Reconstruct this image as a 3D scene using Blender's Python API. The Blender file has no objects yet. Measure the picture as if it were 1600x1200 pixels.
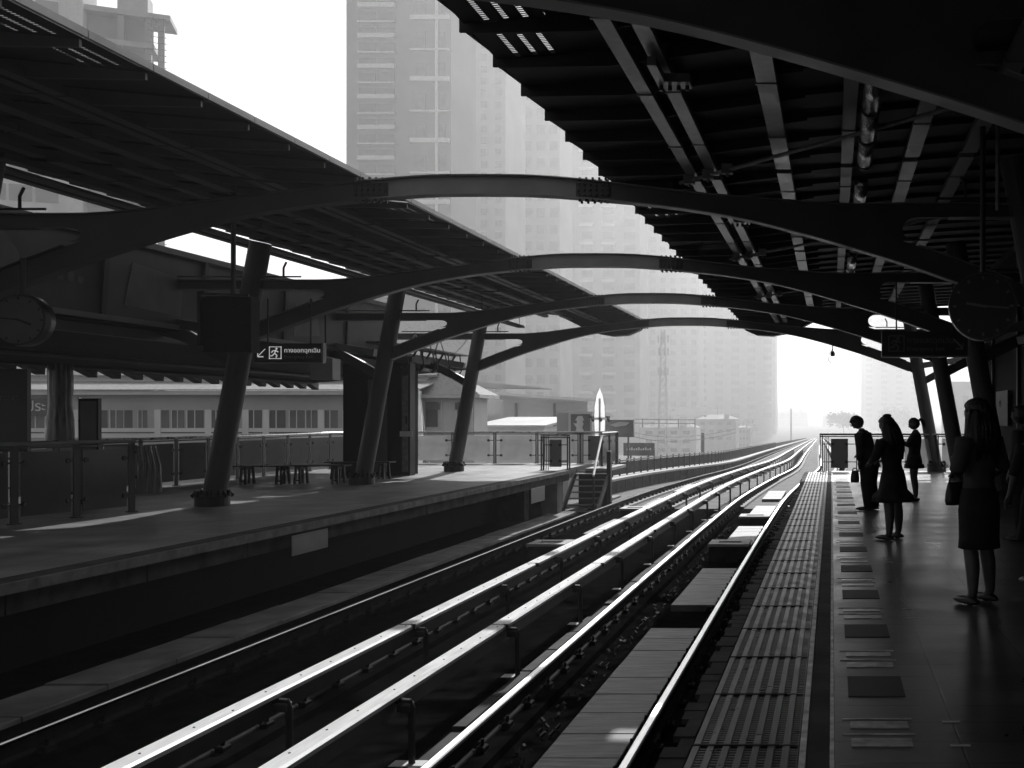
import bpy, math, random
from mathutils import Vector, Matrix, noise
random.seed(7)
R = math.radians
PI = math.pi
scene = bpy.context.scene
C = scene.collection

# ------------------------------------------------------------------ camera
CAMZ = 1.52
cam_d = bpy.data.cameras.new('camera')
cam = bpy.data.objects.new('camera', cam_d)
C.objects.link(cam)
cam.location = (0, 0, CAMZ)
cam.rotation_euler = (R(90), 0, 0)
cam_d.sensor_width = 36
cam_d.lens = 36
cam_d.shift_x = -500 / 1600
cam_d.shift_y = 52 / 1600
cam_d.clip_start = 0.05
cam_d.clip_end = 5000
scene.camera = cam

# ------------------------------------------------------------------ light
SUN_EL, SUN_AZ = 35.0, -2.0        # degrees; azimuth from +Y, negative = to the left
scene.view_settings.view_transform = 'Standard'
scene.view_settings.look = 'None'
scene.view_settings.exposure = 0.08
scene.view_settings.gamma = 1.0
world = bpy.data.worlds.new('World')
scene.world = world
world.use_nodes = True
wn = world.node_tree
wn.nodes.clear()
sky = wn.nodes.new('ShaderNodeTexSky')
sky.sky_type = 'NISHITA'
sky.sun_disc = False
sky.sun_elevation = R(SUN_EL)
sky.sun_rotation = R(SUN_AZ)
sky.dust_density = 4.0
sky.air_density = 1.5
bw = wn.nodes.new('ShaderNodeRGBToBW')
bg = wn.nodes.new('ShaderNodeBackground')
bg.inputs['Strength'].default_value = 0.11
wo = wn.nodes.new('ShaderNodeOutputWorld')
wn.links.new(sky.outputs[0], bw.inputs[0])
wn.links.new(bw.outputs[0], bg.inputs['Color'])
wn.links.new(bg.outputs[0], wo.inputs[0])
sun_d = bpy.data.lights.new('sun', 'SUN')
sun_d.energy = 5.0
sun_d.angle = R(0.6)
sun_d.color = (1, 1, 1)
sun = bpy.data.objects.new('sun', sun_d)
C.objects.link(sun)
sdir = Vector((math.sin(R(SUN_AZ)) * math.cos(R(SUN_EL)), math.cos(R(SUN_AZ)) * math.cos(R(SUN_EL)), math.sin(R(SUN_EL))))
sun.rotation_euler = (-sdir).to_track_quat('-Z', 'Y').to_euler()
sun.location = sdir * 200
cy = scene.cycles
cy.use_denoising = True
cy.max_bounces = 6
cy.diffuse_bounces = 3
cy.glossy_bounces = 3
cy.transmission_bounces = 4
cy.volume_bounces = 1
cy.sample_clamp_indirect = 4.0
cy.caustics_reflective = False
cy.caustics_refractive = False

# ------------------------------------------------------------------ materials
def mat(name, v, rough=0.6, metal=0.0, var=0.3, scale=3.0, bump=0.0, spec=0.5, stretch=(1, 1, 1), rvar=0.0, detail=6):
    m = bpy.data.materials.new(name)
    m.use_nodes = True
    nt = m.node_tree
    b = nt.nodes['Principled BSDF']
    b.inputs['Roughness'].default_value = rough
    b.inputs['Metallic'].default_value = metal
    b.inputs['Specular IOR Level'].default_value = spec
    tc = nt.nodes.new('ShaderNodeTexCoord')
    mp = nt.nodes.new('ShaderNodeMapping')
    mp.inputs['Scale'].default_value = stretch
    nz = nt.nodes.new('ShaderNodeTexNoise')
    nz.inputs['Scale'].default_value = scale
    nz.inputs['Detail'].default_value = detail
    cr = nt.nodes.new('ShaderNodeValToRGB')
    lo, hi = v * (1 - var), v * (1 + var)
    cr.color_ramp.elements[0].position = 0.3
    cr.color_ramp.elements[1].position = 0.7
    cr.color_ramp.elements[0].color = (lo, lo, lo, 1)
    cr.color_ramp.elements[1].color = (hi, hi, hi, 1)
    nt.links.new(tc.outputs['Object'], mp.inputs[0])
    nt.links.new(mp.outputs[0], nz.inputs[0])
    nt.links.new(nz.outputs[0], cr.inputs[0])
    nt.links.new(cr.outputs[0], b.inputs['Base Color'])
    if rvar:
        mr = nt.nodes.new('ShaderNodeMapRange')
        mr.inputs[1].default_value = 0.3
        mr.inputs[2].default_value = 0.7
        mr.inputs[3].default_value = max(0.02, rough - rvar)
        mr.inputs[4].default_value = min(1, rough + rvar)
        nt.links.new(nz.outputs[0], mr.inputs[0])
        nt.links.new(mr.outputs[0], b.inputs['Roughness'])
    if bump:
        bp = nt.nodes.new('ShaderNodeBump')
        bp.inputs['Strength'].default_value = bump
        bp.inputs['Distance'].default_value = 0.02
        nt.links.new(nz.outputs[0], bp.inputs['Height'])
        nt.links.new(bp.outputs[0], b.inputs['Normal'])
    return m

def tile_mat(name, v, rough, tx=0.6, ty=0.3, joint=0.5, var=0.25, rvar=0.12, spec=0.5):
    m = mat(name, v, rough, var=var, scale=1.3, bump=0, rvar=rvar, spec=spec)
    nt = m.node_tree
    b = nt.nodes['Principled BSDF']
    tc = [n for n in nt.nodes if n.bl_idname == 'ShaderNodeTexCoord'][0]
    cr = [n for n in nt.nodes if n.bl_idname == 'ShaderNodeValToRGB'][0]
    br = nt.nodes.new('ShaderNodeTexBrick')
    br.offset = 0.0
    br.inputs['Scale'].default_value = 1.0
    br.inputs['Brick Width'].default_value = tx
    br.inputs['Row Height'].default_value = ty
    br.inputs['Mortar Size'].default_value = 0.006
    br.inputs['Mortar Smooth'].default_value = 0.2
    br.inputs['Color1'].default_value = (1, 1, 1, 1)
    br.inputs['Color2'].default_value = (0.72, 0.72, 0.72, 1)
    br.inputs['Mortar'].default_value = (joint, joint, joint, 1)
    nt.links.new(tc.outputs['Object'], br.inputs[0])
    mx = nt.nodes.new('ShaderNodeMix')
    mx.data_type = 'RGBA'
    mx.blend_type = 'MULTIPLY'
    mx.inputs[0].default_value = 1
    nt.links.new(cr.outputs[0], mx.inputs[6])
    nt.links.new(br.outputs[0], mx.inputs[7])
    nt.links.new(mx.outputs[2], b.inputs['Base Color'])
    bp = nt.nodes.new('ShaderNodeBump')
    bp.inputs['Strength'].default_value = 0.5
    bp.inputs['Distance'].default_value = 0.004
    n2 = nt.nodes.new('ShaderNodeTexNoise')
    n2.inputs['Scale'].default_value = 14
    n2.inputs['Detail'].default_value = 10
    nt.links.new(tc.outputs['Object'], n2.inputs[0])
    ma = nt.nodes.new('ShaderNodeMath')
    ma.operation = 'MULTIPLY_ADD'
    ma.inputs[1].default_value = 0.9
    nt.links.new(n2.outputs[0], ma.inputs[0])
    bwn = nt.nodes.new('ShaderNodeRGBToBW')
    nt.links.new(br.outputs[0], bwn.inputs[0])
    nt.links.new(bwn.outputs[0], ma.inputs[2])
    nt.links.new(ma.outputs[0], bp.inputs['Height'])
    nt.links.new(bp.outputs[0], b.inputs['Normal'])
    return m

def panel_glass(name, v, trans=0.5):
    m = bpy.data.materials.new(name)
    m.use_nodes = True
    nt = m.node_tree
    nt.nodes.clear()
    o = nt.nodes.new('ShaderNodeOutputMaterial')
    d = nt.nodes.new('ShaderNodeBsdfDiffuse')
    t = nt.nodes.new('ShaderNodeBsdfTranslucent')
    g = nt.nodes.new('ShaderNodeBsdfGlossy')
    g.inputs['Roughness'].default_value = 0.15
    g.inputs['Color'].default_value = (0.6, 0.6, 0.6, 1)
    nz = nt.nodes.new('ShaderNodeTexNoise')
    nz.inputs['Scale'].default_value = 2.5
    cr = nt.nodes.new('ShaderNodeValToRGB')
    cr.color_ramp.elements[0].color = (v * .8, v * .8, v * .8, 1)
    cr.color_ramp.elements[1].color = (v * 1.2, v * 1.2, v * 1.2, 1)
    tc = nt.nodes.new('ShaderNodeTexCoord')
    nt.links.new(tc.outputs['Object'], nz.inputs[0])
    nt.links.new(nz.outputs[0], cr.inputs[0])
    nt.links.new(cr.outputs[0], d.inputs[0])
    nt.links.new(cr.outputs[0], t.inputs[0])
    m1 = nt.nodes.new('ShaderNodeMixShader')
    m1.inputs[0].default_value = trans
    nt.links.new(d.outputs[0], m1.inputs[1])
    nt.links.new(t.outputs[0], m1.inputs[2])
    fr = nt.nodes.new('ShaderNodeFresnel')
    m2 = nt.nodes.new('ShaderNodeMixShader')
    nt.links.new(fr.outputs[0], m2.inputs[0])
    nt.links.new(m1.outputs[0], m2.inputs[1])
    nt.links.new(g.outputs[0], m2.inputs[2])
    nt.links.new(m2.outputs[0], o.inputs[0])
    return m

M = {}
M['steel'] = mat('painted_steel', 0.06, 0.5, var=0.25, scale=2, rvar=0.1)
M['steel_mid'] = mat('grey_painted_steel', 0.19, 0.45, var=0.2, scale=2.5, rvar=0.1)
M['steel_dark'] = mat('dark_painted_steel', 0.018, 0.5, var=0.3, scale=3)
M['bright_metal'] = mat('brushed_metal', 0.5, 0.3, metal=0.9, var=0.2, scale=6, stretch=(1, 12, 1), rvar=0.1)
M['galv'] = mat('galvanised_steel', 0.22, 0.42, metal=0.5, var=0.35, scale=9, rvar=0.12)
M['duct'] = mat('foil_duct', 0.6, 0.22, metal=1.0, var=0.3, scale=8, bump=0.8, stretch=(3, 1, 1))
M['roof'] = mat('dark_roof_sheet', 0.013, 0.7, var=0.3, scale=1.2)
M['fascia'] = mat('roof_edge_trim', 0.35, 0.5, var=0.2, scale=2)
M['cover'] = mat('rail_cover_white', 0.86, 0.4, var=0.09, scale=5, rvar=0.1, stretch=(6, .6, 1), detail=12)
M['cover_in'] = mat('conductor_support', 0.05, 0.6, var=0.3, scale=6)
M['railtop'] = mat('polished_rail_head', 0.95, 0.42, metal=1.0, var=0.1, scale=5, stretch=(8, .5, 1))
M['railside'] = mat('rusty_rail_side', 0.012, 0.9, var=0.5, scale=10, spec=0.1)
M['railtop2'] = mat('duller_rail_head', 0.12, 0.16, metal=1.0, var=0.3, scale=5, stretch=(8, .5, 1))  # dark base colour stands in for the unlit roof these heads mirror
M['bed'] = mat('shaded_trackbed', 0.006, 0.95, var=0.8, scale=4, bump=0.9, spec=0.0, detail=12)  # base colour near black to stand in for shade between the platforms
M['bed_out'] = mat('viaduct_trackbed', 0.16, 0.85, var=0.3, scale=1.5, spec=0.2)  # paler base colour stands in for sun and haze beyond the station
M['conc_dark'] = mat('dark_concrete', 0.045, 0.8, var=0.6, scale=3, bump=0.4, spec=0.2, detail=12)  # dark concrete, tone mottled at random
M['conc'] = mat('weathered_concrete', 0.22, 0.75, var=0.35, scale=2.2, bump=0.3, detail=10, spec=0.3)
M['deck'] = mat('worn_deck_board', 0.13, 0.6, var=0.5, scale=2.5, bump=0.3, detail=10, stretch=(1, 6, 1))
M['lip'] = mat('worn_platform_edge', 0.13, 0.7, var=0.5, scale=5, bump=0.3, detail=12)
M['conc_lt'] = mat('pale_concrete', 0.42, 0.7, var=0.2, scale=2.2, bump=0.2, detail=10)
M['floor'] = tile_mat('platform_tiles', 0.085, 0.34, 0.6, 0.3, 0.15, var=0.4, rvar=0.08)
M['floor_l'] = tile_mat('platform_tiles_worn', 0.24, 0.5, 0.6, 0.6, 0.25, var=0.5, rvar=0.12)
M['tile_lt'] = mat('pale_floor_marking', 0.3, 0.33, var=0.6, scale=12, detail=12)
M['tile_dk'] = mat('dark_floor_marking', 0.012, 0.6, var=0.3, scale=6)
M['line'] = mat('worn_white_line', 0.6, 0.5, var=0.5, scale=9, detail=10)
M['grate'] = mat('edge_panel_metal', 0.105, 0.36, metal=0.3, var=0.4, scale=7, rvar=0.12)
M['grate_dk'] = mat('edge_panel_groove', 0.012, 0.7, var=0.3)
M['glassp'] = panel_glass('grey_filmed_glass', 0.28, 0.65)
M['glassd'] = panel_glass('dark_filmed_glass', 0.20, 0.6)
M['glassw'] = panel_glass('bright_filmed_glass', 0.7, 0.75)
M['white_pl'] = panel_glass('white_translucent_board', 0.9, 0.75)
M['black'] = mat('black_plastic', 0.012, 0.45, var=0.2)
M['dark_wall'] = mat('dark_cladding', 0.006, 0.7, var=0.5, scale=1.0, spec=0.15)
M['poster'] = mat('advert_vinyl', 0.05, 0.5, var=0.45, scale=0.9)
M['poster2'] = mat('advert_print', 0.10, 0.5, var=0.3, scale=2)
M['textw'] = mat('white_lettering', 0.8, 0.5, var=0.02)
M['sign_lit'] = mat('backlit_sign_lettering', 0.7, 0.5, var=0.02)
_b = M['sign_lit'].node_tree.nodes['Principled BSDF']
_b.inputs['Emission Color'].default_value = (1, 1, 1, 1)
_b.inputs['Emission Strength'].default_value = 0.32
M['text_dim'] = mat('dim_lettering', 0.16, 0.5, var=0.05)
M['wall_a'] = mat('pale_render_wall', 0.78, 0.85, var=0.12, scale=.4)
M['wall_b'] = mat('mid_render_wall', 0.46, 0.85, var=0.15, scale=.4)
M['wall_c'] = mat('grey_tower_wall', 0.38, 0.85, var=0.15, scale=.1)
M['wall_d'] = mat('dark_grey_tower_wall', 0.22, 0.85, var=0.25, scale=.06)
M['window'] = mat('window_dark', 0.08, 0.25, var=0.4, scale=.8)
M['window_m'] = mat('window_mid', 0.14, 0.25, var=0.4, scale=.8)
M['rooftile'] = mat('clay_roof_tile', 0.28, 0.8, var=0.3, scale=2.5, bump=0.4, stretch=(6, 1, 6))
M['sheetroof'] = mat('pale_sheet_roof', 0.5, 0.6, var=0.15, scale=.6)
M['plastic'] = mat('plastic_wrap', 0.14, 0.25, var=0.6, scale=3, bump=0.7, stretch=(8, 8, 0.6))
M['street'] = mat('street_asphalt', 0.06, 0.9, var=0.3, scale=.05)
M['skin'] = mat('skin', 0.09, 0.5, var=0.08, scale=8)
M['hair'] = mat('black_hair', 0.01, 0.4, var=0.3, scale=20, stretch=(6, 6, 1), bump=0.6)
M['cloth_k'] = mat('black_cloth', 0.012, 0.9, var=0.3, scale=12, bump=0.2)
M['cloth_d'] = mat('dark_cloth', 0.03, 0.9, var=0.3, scale=12, bump=0.2)
M['cloth_g'] = mat('grey_cloth', 0.05, 0.9, var=0.25, scale=9, bump=0.2)
M['leather'] = mat('black_leather', 0.015, 0.35, var=0.3, scale=20)
M['leaf'] = mat('foliage', 0.06, 0.8, var=0.4, scale=2)
M['white'] = mat('white_paint', 0.75, 0.5, var=0.08, scale=2)

# ------------------------------------------------------------------ mesh helpers
class MB:
    def __init__(s):
        s.v, s.f = [], []
    def add(s, vs, fs):
        o = len(s.v)
        s.v += [tuple(p) for p in vs]
        s.f += [tuple(i + o for i in q) for q in fs]
        return s
    def box(s, x0, x1, y0, y1, z0, z1):
        vs = [(x0, y0, z0), (x1, y0, z0), (x1, y1, z0), (x0, y1, z0), (x0, y0, z1), (x1, y0, z1), (x1, y1, z1), (x0, y1, z1)]
        return s.add(vs, [(0, 3, 2, 1), (4, 5, 6, 7), (0, 1, 5, 4), (1, 2, 6, 5), (2, 3, 7, 6), (3, 0, 4, 7)])
    def cbox(s, x0, x1, y0, y1, z0, z1, c=0.01):      # box with chamfered top edges
        vs = [(x0, y0, z0), (x1, y0, z0), (x1, y1, z0), (x0, y1, z0),
              (x0, y0, z1 - c), (x1, y0, z1 - c), (x1, y1, z1 - c), (x0, y1, z1 - c),
              (x0 + c, y0 + c, z1), (x1 - c, y0 + c, z1), (x1 - c, y1 - c, z1), (x0 + c, y1 - c, z1)]
        fs = [(0, 3, 2, 1), (8, 9, 10, 11)]
        for i in range(4):
            j = (i + 1) % 4
            fs += [(i, j, 4 + j, 4 + i), (4 + i, 4 + j, 8 + j, 8 + i)]
        return s.add(vs, fs)
    def hexa(s, b, t):                                 # 4 bottom corners, 4 top corners (ccw from above)
        return s.add(list(b) + list(t), [(0, 3, 2, 1), (4, 5, 6, 7), (0, 1, 5, 4), (1, 2, 6, 5), (2, 3, 7, 6), (3, 0, 4, 7)])
    def beam(s, a, b, w, h, up=(0, 0, 1)):             # box bar from a to b
        a, b = Vector(a), Vector(b)
        d = (b - a).normalized()
        u = Vector(up)
        if abs(d.dot(u)) > 0.98:
            u = Vector((0, 1, 0))
        sd = d.cross(u).normalized()
        u = sd.cross(d).normalized()
        sd *= w / 2
        u *= h / 2
        return s.hexa([a - sd - u, a + sd - u, b + sd - u, b - sd - u], [a - sd + u, a + sd + u, b + sd + u, b - sd + u])
    def tube(s, pts, r, n=8, cap=True):
        pts = [Vector(p) for p in pts]
        rs = r if isinstance(r, (list, tuple)) else [r] * len(pts)
        o = len(s.v)
        ref = None
        for i, p in enumerate(pts):
            d = (pts[min(i + 1, len(pts) - 1)] - pts[max(i - 1, 0)]).normalized()
            if ref is None:
                ref = Vector((0, 0, 1)) if abs(d.z) < 0.9 else Vector((1, 0, 0))
            sx = d.cross(ref).normalized()
            ref = sx.cross(d).normalized()
            for k in range(n):
                a = 2 * PI * k / n
                s.v.append(tuple(p + (sx * math.cos(a) + ref * math.sin(a)) * rs[i]))
        for i in range(len(pts) - 1):
            for k in range(n):
                k2 = (k + 1) % n
                s.f.append((o + i * n + k, o + i * n + k2, o + (i + 1) * n + k2, o + (i + 1) * n + k))
        if cap:
            s.f.append(tuple(o + k for k in range(n))[::-1])
            s.f.append(tuple(o + (len(pts) - 1) * n + k for k in range(n)))
        return s
    def prism(s, poly, y0, y1, axis='y'):              # polygon in (x,z) pushed along y, or (y,z) along x, or (x,y) along z
        n = len(poly)
        def P(p, t):
            if axis == 'y': return (p[0], t, p[1])
            if axis == 'x': return (t, p[0], p[1])
            return (p[0], p[1], t)
        vs = [P(p, y0) for p in poly] + [P(p, y1) for p in poly]
        fs = [tuple(range(n)), tuple(range(2 * n - 1, n - 1, -1))]
        for i in range(n):
            j = (i + 1) % n
            fs.append((i, i + n, j + n, j))
        return s.add(vs, fs)
    def ribbon(s, top, bot, y0, y1):                   # band between two (x,z) curves, extruded along y, closed
        n = len(top)
        vs = []
        for (tx, tz), (bx, bz) in zip(top, bot):
            vs += [(tx, y0, tz), (bx, y0, bz), (bx, y1, bz), (tx, y1, tz)]
        fs = [(0, 1, 2, 3), (4 * n - 4, 4 * n - 1, 4 * n - 2, 4 * n - 3)]
        for i in range(n - 1):
            a, b = 4 * i, 4 * i + 4
            for k in range(4):
                k2 = (k + 1) % 4
                fs.append((a + k, b + k, b + k2, a + k2))
        return s.add(vs, fs)
    def loft(s, rings, n=20, fold=0.0, nf=9, cap=True):   # rings of (cx,cy,cz,rx,ry)
        o = len(s.v)
        m = len(rings)
        for i, (cx_, cy_, cz_, rx, ry) in enumerate(rings):
            fa = fold * i / max(1, m - 1)
            for k in range(n):
                a = 2 * PI * k / n
                q = 1 + fa * math.sin(a * nf + i * .3)
                s.v.append((cx_ + rx * q * math.cos(a), cy_ + ry * q * math.sin(a), cz_))
        for i in range(m - 1):
            for k in range(n):
                k2 = (k + 1) % n
                s.f.append((o + i * n + k, o + i * n + k2, o + (i + 1) * n + k2, o + (i + 1) * n + k))
        if cap:
            s.f.append(tuple(o + k for k in range(n))[::-1])
            s.f.append(tuple(o + (m - 1) * n + k for k in range(n)))
        return s
    def ball(s, c, rx, ry, rz, n=14, m=9, fn=None):
        o = len(s.v)
        for i in range(m + 1):
            t = PI * i / m
            for k in range(n):
                a = 2 * PI * k / n
                p = Vector((math.sin(t) * math.cos(a), math.sin(t) * math.sin(a), math.cos(t)))
                q = Vector((p.x * rx, p.y * ry, p.z * rz))
                if fn: q = fn(p, q)
                s.v.append(tuple(Vector(c) + q))
        for i in range(m):
            for k in range(n):
                k2 = (k + 1) % n
                s.f.append((o + i * n + k, o + (i + 1) * n + k, o + (i + 1) * n + k2, o + i * n + k2))
        return s
    def xform(s, mx):
        s.v = [tuple(mx @ Vector(p)) for p in s.v]
        return s
    def build(s, name, m, parent=None, smooth=False, loc=None):
        me = bpy.data.meshes.new(name)
        me.from_pydata(s.v, [], s.f)
        me.update()
        if smooth:
            me.polygons.foreach_set('use_smooth', [True] * len(me.polygons))
        o = bpy.data.objects.new(name, me)
        me.materials.append(M[m] if isinstance(m, str) else m)
        C.objects.link(o)
        if parent: o.parent = parent
        if loc: o.location = loc
        return o

def tag(o, label=None, cat=None, group=None, kind=None):
    if label: o['label'] = label
    if cat: o['category'] = cat
    if group: o['group'] = group
    if kind: o['kind'] = kind
    return o

def thing(name, label, cat, loc=(0, 0, 0), rz=0, group=None):
    o = bpy.data.objects.new(name, None)
    o.empty_display_size = 0.2
    C.objects.link(o)
    o.location = loc
    o.rotation_euler = (0, 0, rz)
    return tag(o, label, cat, group)

def kids(o): return [c for c in C.objects if c.parent is o]
def dup(o, loc=None, rz=None, label=None, parent=None, group=None):
    c = o.copy()
    C.objects.link(c)
    if parent: c.parent = parent
    if loc is not None: c.location = loc
    if rz is not None: c.rotation_euler = (0, 0, rz)
    if label: c['label'] = label
    if group: c['group'] = group
    for ch in kids(o):
        dup(ch, parent=c)
    return c

def struct(o): o['kind'] = 'structure'; return o

def text(name, body, size, m, parent, loc, rot=(R(90), 0, 0), extrude=0.004, align='LEFT'):
    cu = bpy.data.curves.new(name, 'FONT')
    cu.body = body
    cu.size = size
    cu.extrude = extrude
    cu.align_x = align
    t = bpy.data.objects.new(name + '_curve', cu)
    C.objects.link(t)
    bpy.context.view_layer.update()
    me = bpy.data.meshes.new_from_object(t.evaluated_get(bpy.context.evaluated_depsgraph_get()))
    C.objects.unlink(t)
    bpy.data.objects.remove(t)
    me.materials.clear()
    me.materials.append(M[m])
    o = bpy.data.objects.new(name, me)
    C.objects.link(o)
    o.parent = parent
    o.location = loc
    o.rotation_euler = rot
    return o

# ------------------------------------------------------------------ track path beyond the station
KN = [(-60, 0), (0, 0), (30, 0), (43, .37), (55, .75), (66, .80), (90, .45), (128, -.05), (436, -3.6), (700, -6.6)]
def sx(d):
    for i in range(len(KN) - 1):
        if d <= KN[i + 1][0]:
            x0, y0 = KN[i]; x1, y1 = KN[i + 1]
            def sl(j):
                if j <= 0 or j >= len(KN) - 1: return 0
                return (KN[j + 1][1] - KN[j - 1][1]) / (KN[j + 1][0] - KN[j - 1][0])
            h = x1 - x0; t = (d - x0) / h
            m0, m1 = sl(i) * h, sl(i + 1) * h
            return (2*t**3 - 3*t*t + 1) * y0 + (t**3 - 2*t*t + t) * m0 + (-2*t**3 + 3*t*t) * y1 + (t**3 - t*t) * m1
    return KN[-1][1]
def sz(d):
    t = max(0, d - 30)
    return -0.0175 * (t if t > 20 else t * t / 40 + (10 if t > 20 else 0)) + (0.175 if t > 20 else 0)
def dsteps(a, b):
    out = [a]
    d = a
    while d < b - 1e-6:
        st = 6 if d < 24 else (1.5 if d < 80 else (6 if d < 150 else 25))
        d = min(b, d + st)
        out.append(d)
    return out
def sweep(mb, prof, a, b, fx=None):                    # closed (x,z) profile along the track
    ds = dsteps(a, b)
    n = len(prof)
    o = len(mb.v)
    for d in ds:
        ox, oz = sx(d), sz(d)
        for (x, z) in prof:
            x2 = fx(x, d) if fx else x
            mb.v.append((x2 + ox, d, z + oz))
    for i in range(len(ds) - 1):
        for k in range(n):
            k2 = (k + 1) % n
            mb.f.append((o + i * n + k, o + (i + 1) * n + k, o + (i + 1) * n + k2, o + i * n + k2))
    mb.f.append(tuple(o + k for k in range(n)))
    mb.f.append(tuple(o + (len(ds) - 1) * n + k for k in range(n))[::-1])
    return mb

# ------------------------------------------------------------------ GROUND, TRACKBED, PLATFORMS
g = MB().add([(-1500, -400, -12), (1500, -400, -12), (1500, 2400, -12), (-1500, 2400, -12)], [(0, 1, 2, 3)]).build('ground', 'street')
struct(g)
# trackbed of the station and viaduct beyond
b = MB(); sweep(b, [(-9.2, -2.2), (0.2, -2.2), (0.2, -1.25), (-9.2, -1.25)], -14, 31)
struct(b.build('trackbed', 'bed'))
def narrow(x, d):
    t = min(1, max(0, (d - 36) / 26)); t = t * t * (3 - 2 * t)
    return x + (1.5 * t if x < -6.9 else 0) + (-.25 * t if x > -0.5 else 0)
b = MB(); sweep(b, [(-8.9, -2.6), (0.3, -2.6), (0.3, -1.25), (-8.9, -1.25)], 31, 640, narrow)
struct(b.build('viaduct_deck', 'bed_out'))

# viaduct parapets, with posts and rails
def parapet(x, label, a, bb, side):
    t = thing('parapet_wall', label, 'parapet')
    b = MB()
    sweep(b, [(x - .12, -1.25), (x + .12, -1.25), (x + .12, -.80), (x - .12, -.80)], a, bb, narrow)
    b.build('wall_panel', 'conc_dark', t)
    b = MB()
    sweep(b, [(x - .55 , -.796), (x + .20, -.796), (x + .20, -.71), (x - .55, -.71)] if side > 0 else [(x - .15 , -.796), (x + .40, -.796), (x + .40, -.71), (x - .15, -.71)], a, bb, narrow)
    b.build('coping', 'conc_lt', t)  # pale colour carries the light on the ledge top
    b = MB()
    sweep(b, [(x - .3 * side - .02, -.16), (x - .3 * side + .03, -.16), (x - .3 * side + .03, -.10), (x - .3 * side - .02, -.10)], a, bb, narrow)
    b.build('handrail', 'galv', t)
    b = MB()
    sweep(b, [(x - .3 * side - .005, -.66), (x - .3 * side + .01, -.66), (x - .3 * side + .01, -.20), (x - .3 * side - .005, -.20)], a, bb, narrow)
    b.build('mesh_panel', 'conc_dark', t)
    d = a + .2; k = 0; pj = None
    while d < 130 and k < 95:
        X = narrow(x + .124 * side, d) + sx(d)
        if pj is None: pj = MB().box(-.02, .02, -.03, .03, -1.24, -.80).build('wall_rib', 'steel_dark', t, loc=(X, d, sz(d)))
        else: dup(pj, loc=(X, d, sz(d)), parent=t)
        d += 1.2; k += 1
    d = a + .3; k = 0
    first = None
    while d < 130 and k < 95:
        X = narrow(x - .3 * side, d) + sx(d)
        if first is None:
            first = MB().box(-.03, .03, -.04, .04, -.708, -.06).build('post', 'steel_dark', t, loc=(X, d, sz(d)))
        else:
            dup(first, loc=(X, d, sz(d)), parent=t)
        d += 1.0; k += 1
    return t
parapet(-8.3, 'long curved concrete parapet with post and rail fence running away on the left of the tracks', 36.5, 420, 1)
parapet(-0.15, 'low concrete parapet hugging the right side of the tracks beyond the end railing', 29.4, 420, -1)

# track slabs (plinths) under the rails
RX = {'a': -1.50, 'b': -2.93, 'c': -5.03, 'd': -6.46}
NM = {'a': 'polished running rail nearest the right platform, lowest rail at the bottom edge of the picture',
      'b': 'bright running rail between the right walkway slabs and the white conductor cover',
      'c': 'running rail half hidden just behind the farther white conductor cover',
      'd': 'dim thin running rail nearest the left platform'}
clip_me = None
for k, x in RX.items():
    t = thing('rail', NM[k], 'rail', group='four running rails of the two tracks')
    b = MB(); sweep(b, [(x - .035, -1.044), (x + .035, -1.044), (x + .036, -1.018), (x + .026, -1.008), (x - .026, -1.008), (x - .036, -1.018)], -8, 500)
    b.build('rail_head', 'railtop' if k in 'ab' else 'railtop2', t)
    b = MB(); sweep(b, [(x - .075, -1.18), (x + .075, -1.18), (x + .07, -1.165), (x + .011, -1.15), (x + .011, -1.0445), (x - .011, -1.0445), (x - .011, -1.15), (x - .07, -1.165)], -8, 500)
    b.build('rail_web', 'railside', t)
    n = 0
    d = 4.4
    while n < 64:
        if clip_me is None:
            mb = MB(); mb.box(-.15, .15, -.065, .065, -1.1855, -1.1815)
            for s_ in (-1, 1):
                mb.cbox(s_ * .11 - .035, s_ * .11 + .035, -.06, .06, -1.183, -1.14, .01)
                mb.tube([(s_ * .11, 0, -1.14), (s_ * .11, 0, -1.085)], .014, 6)
                mb.tube([(s_ * .06, -.05, -1.15), (s_ * .09, -.02, -1.11), (s_ * .09, .03, -1.11), (s_ * .06, .05, -1.15)], .01, 6)
            c = mb.build('rail_clip', 'railside', t, loc=(x + sx(d), d, sz(d)))
            clip_me = c
        else:
            dup(clip_me, loc=(x + sx(d), d, sz(d)), parent=t)
        d += .65; n += 1
for nm, x, lab in (('a', -1.5, 'rough dark concrete plinth under the rail nearest the right platform'),
                   ('b', -2.93, 'rough dark concrete plinth under the rail beside the white conductor covers'),
                   ('c', -5.03, 'dark concrete plinth under the inner rail of the left track'),
                   ('d', -6.46, 'dark concrete plinth under the rail nearest the left platform')):
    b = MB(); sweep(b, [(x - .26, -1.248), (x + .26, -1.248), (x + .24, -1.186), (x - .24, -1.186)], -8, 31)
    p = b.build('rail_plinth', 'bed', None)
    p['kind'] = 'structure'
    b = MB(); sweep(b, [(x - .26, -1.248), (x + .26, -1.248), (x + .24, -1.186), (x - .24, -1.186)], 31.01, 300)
    p = b.build('rail_plinth', 'conc', None)  # same plinth in a paler colour where it runs out into sun
    p['kind'] = 'structure'

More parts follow.
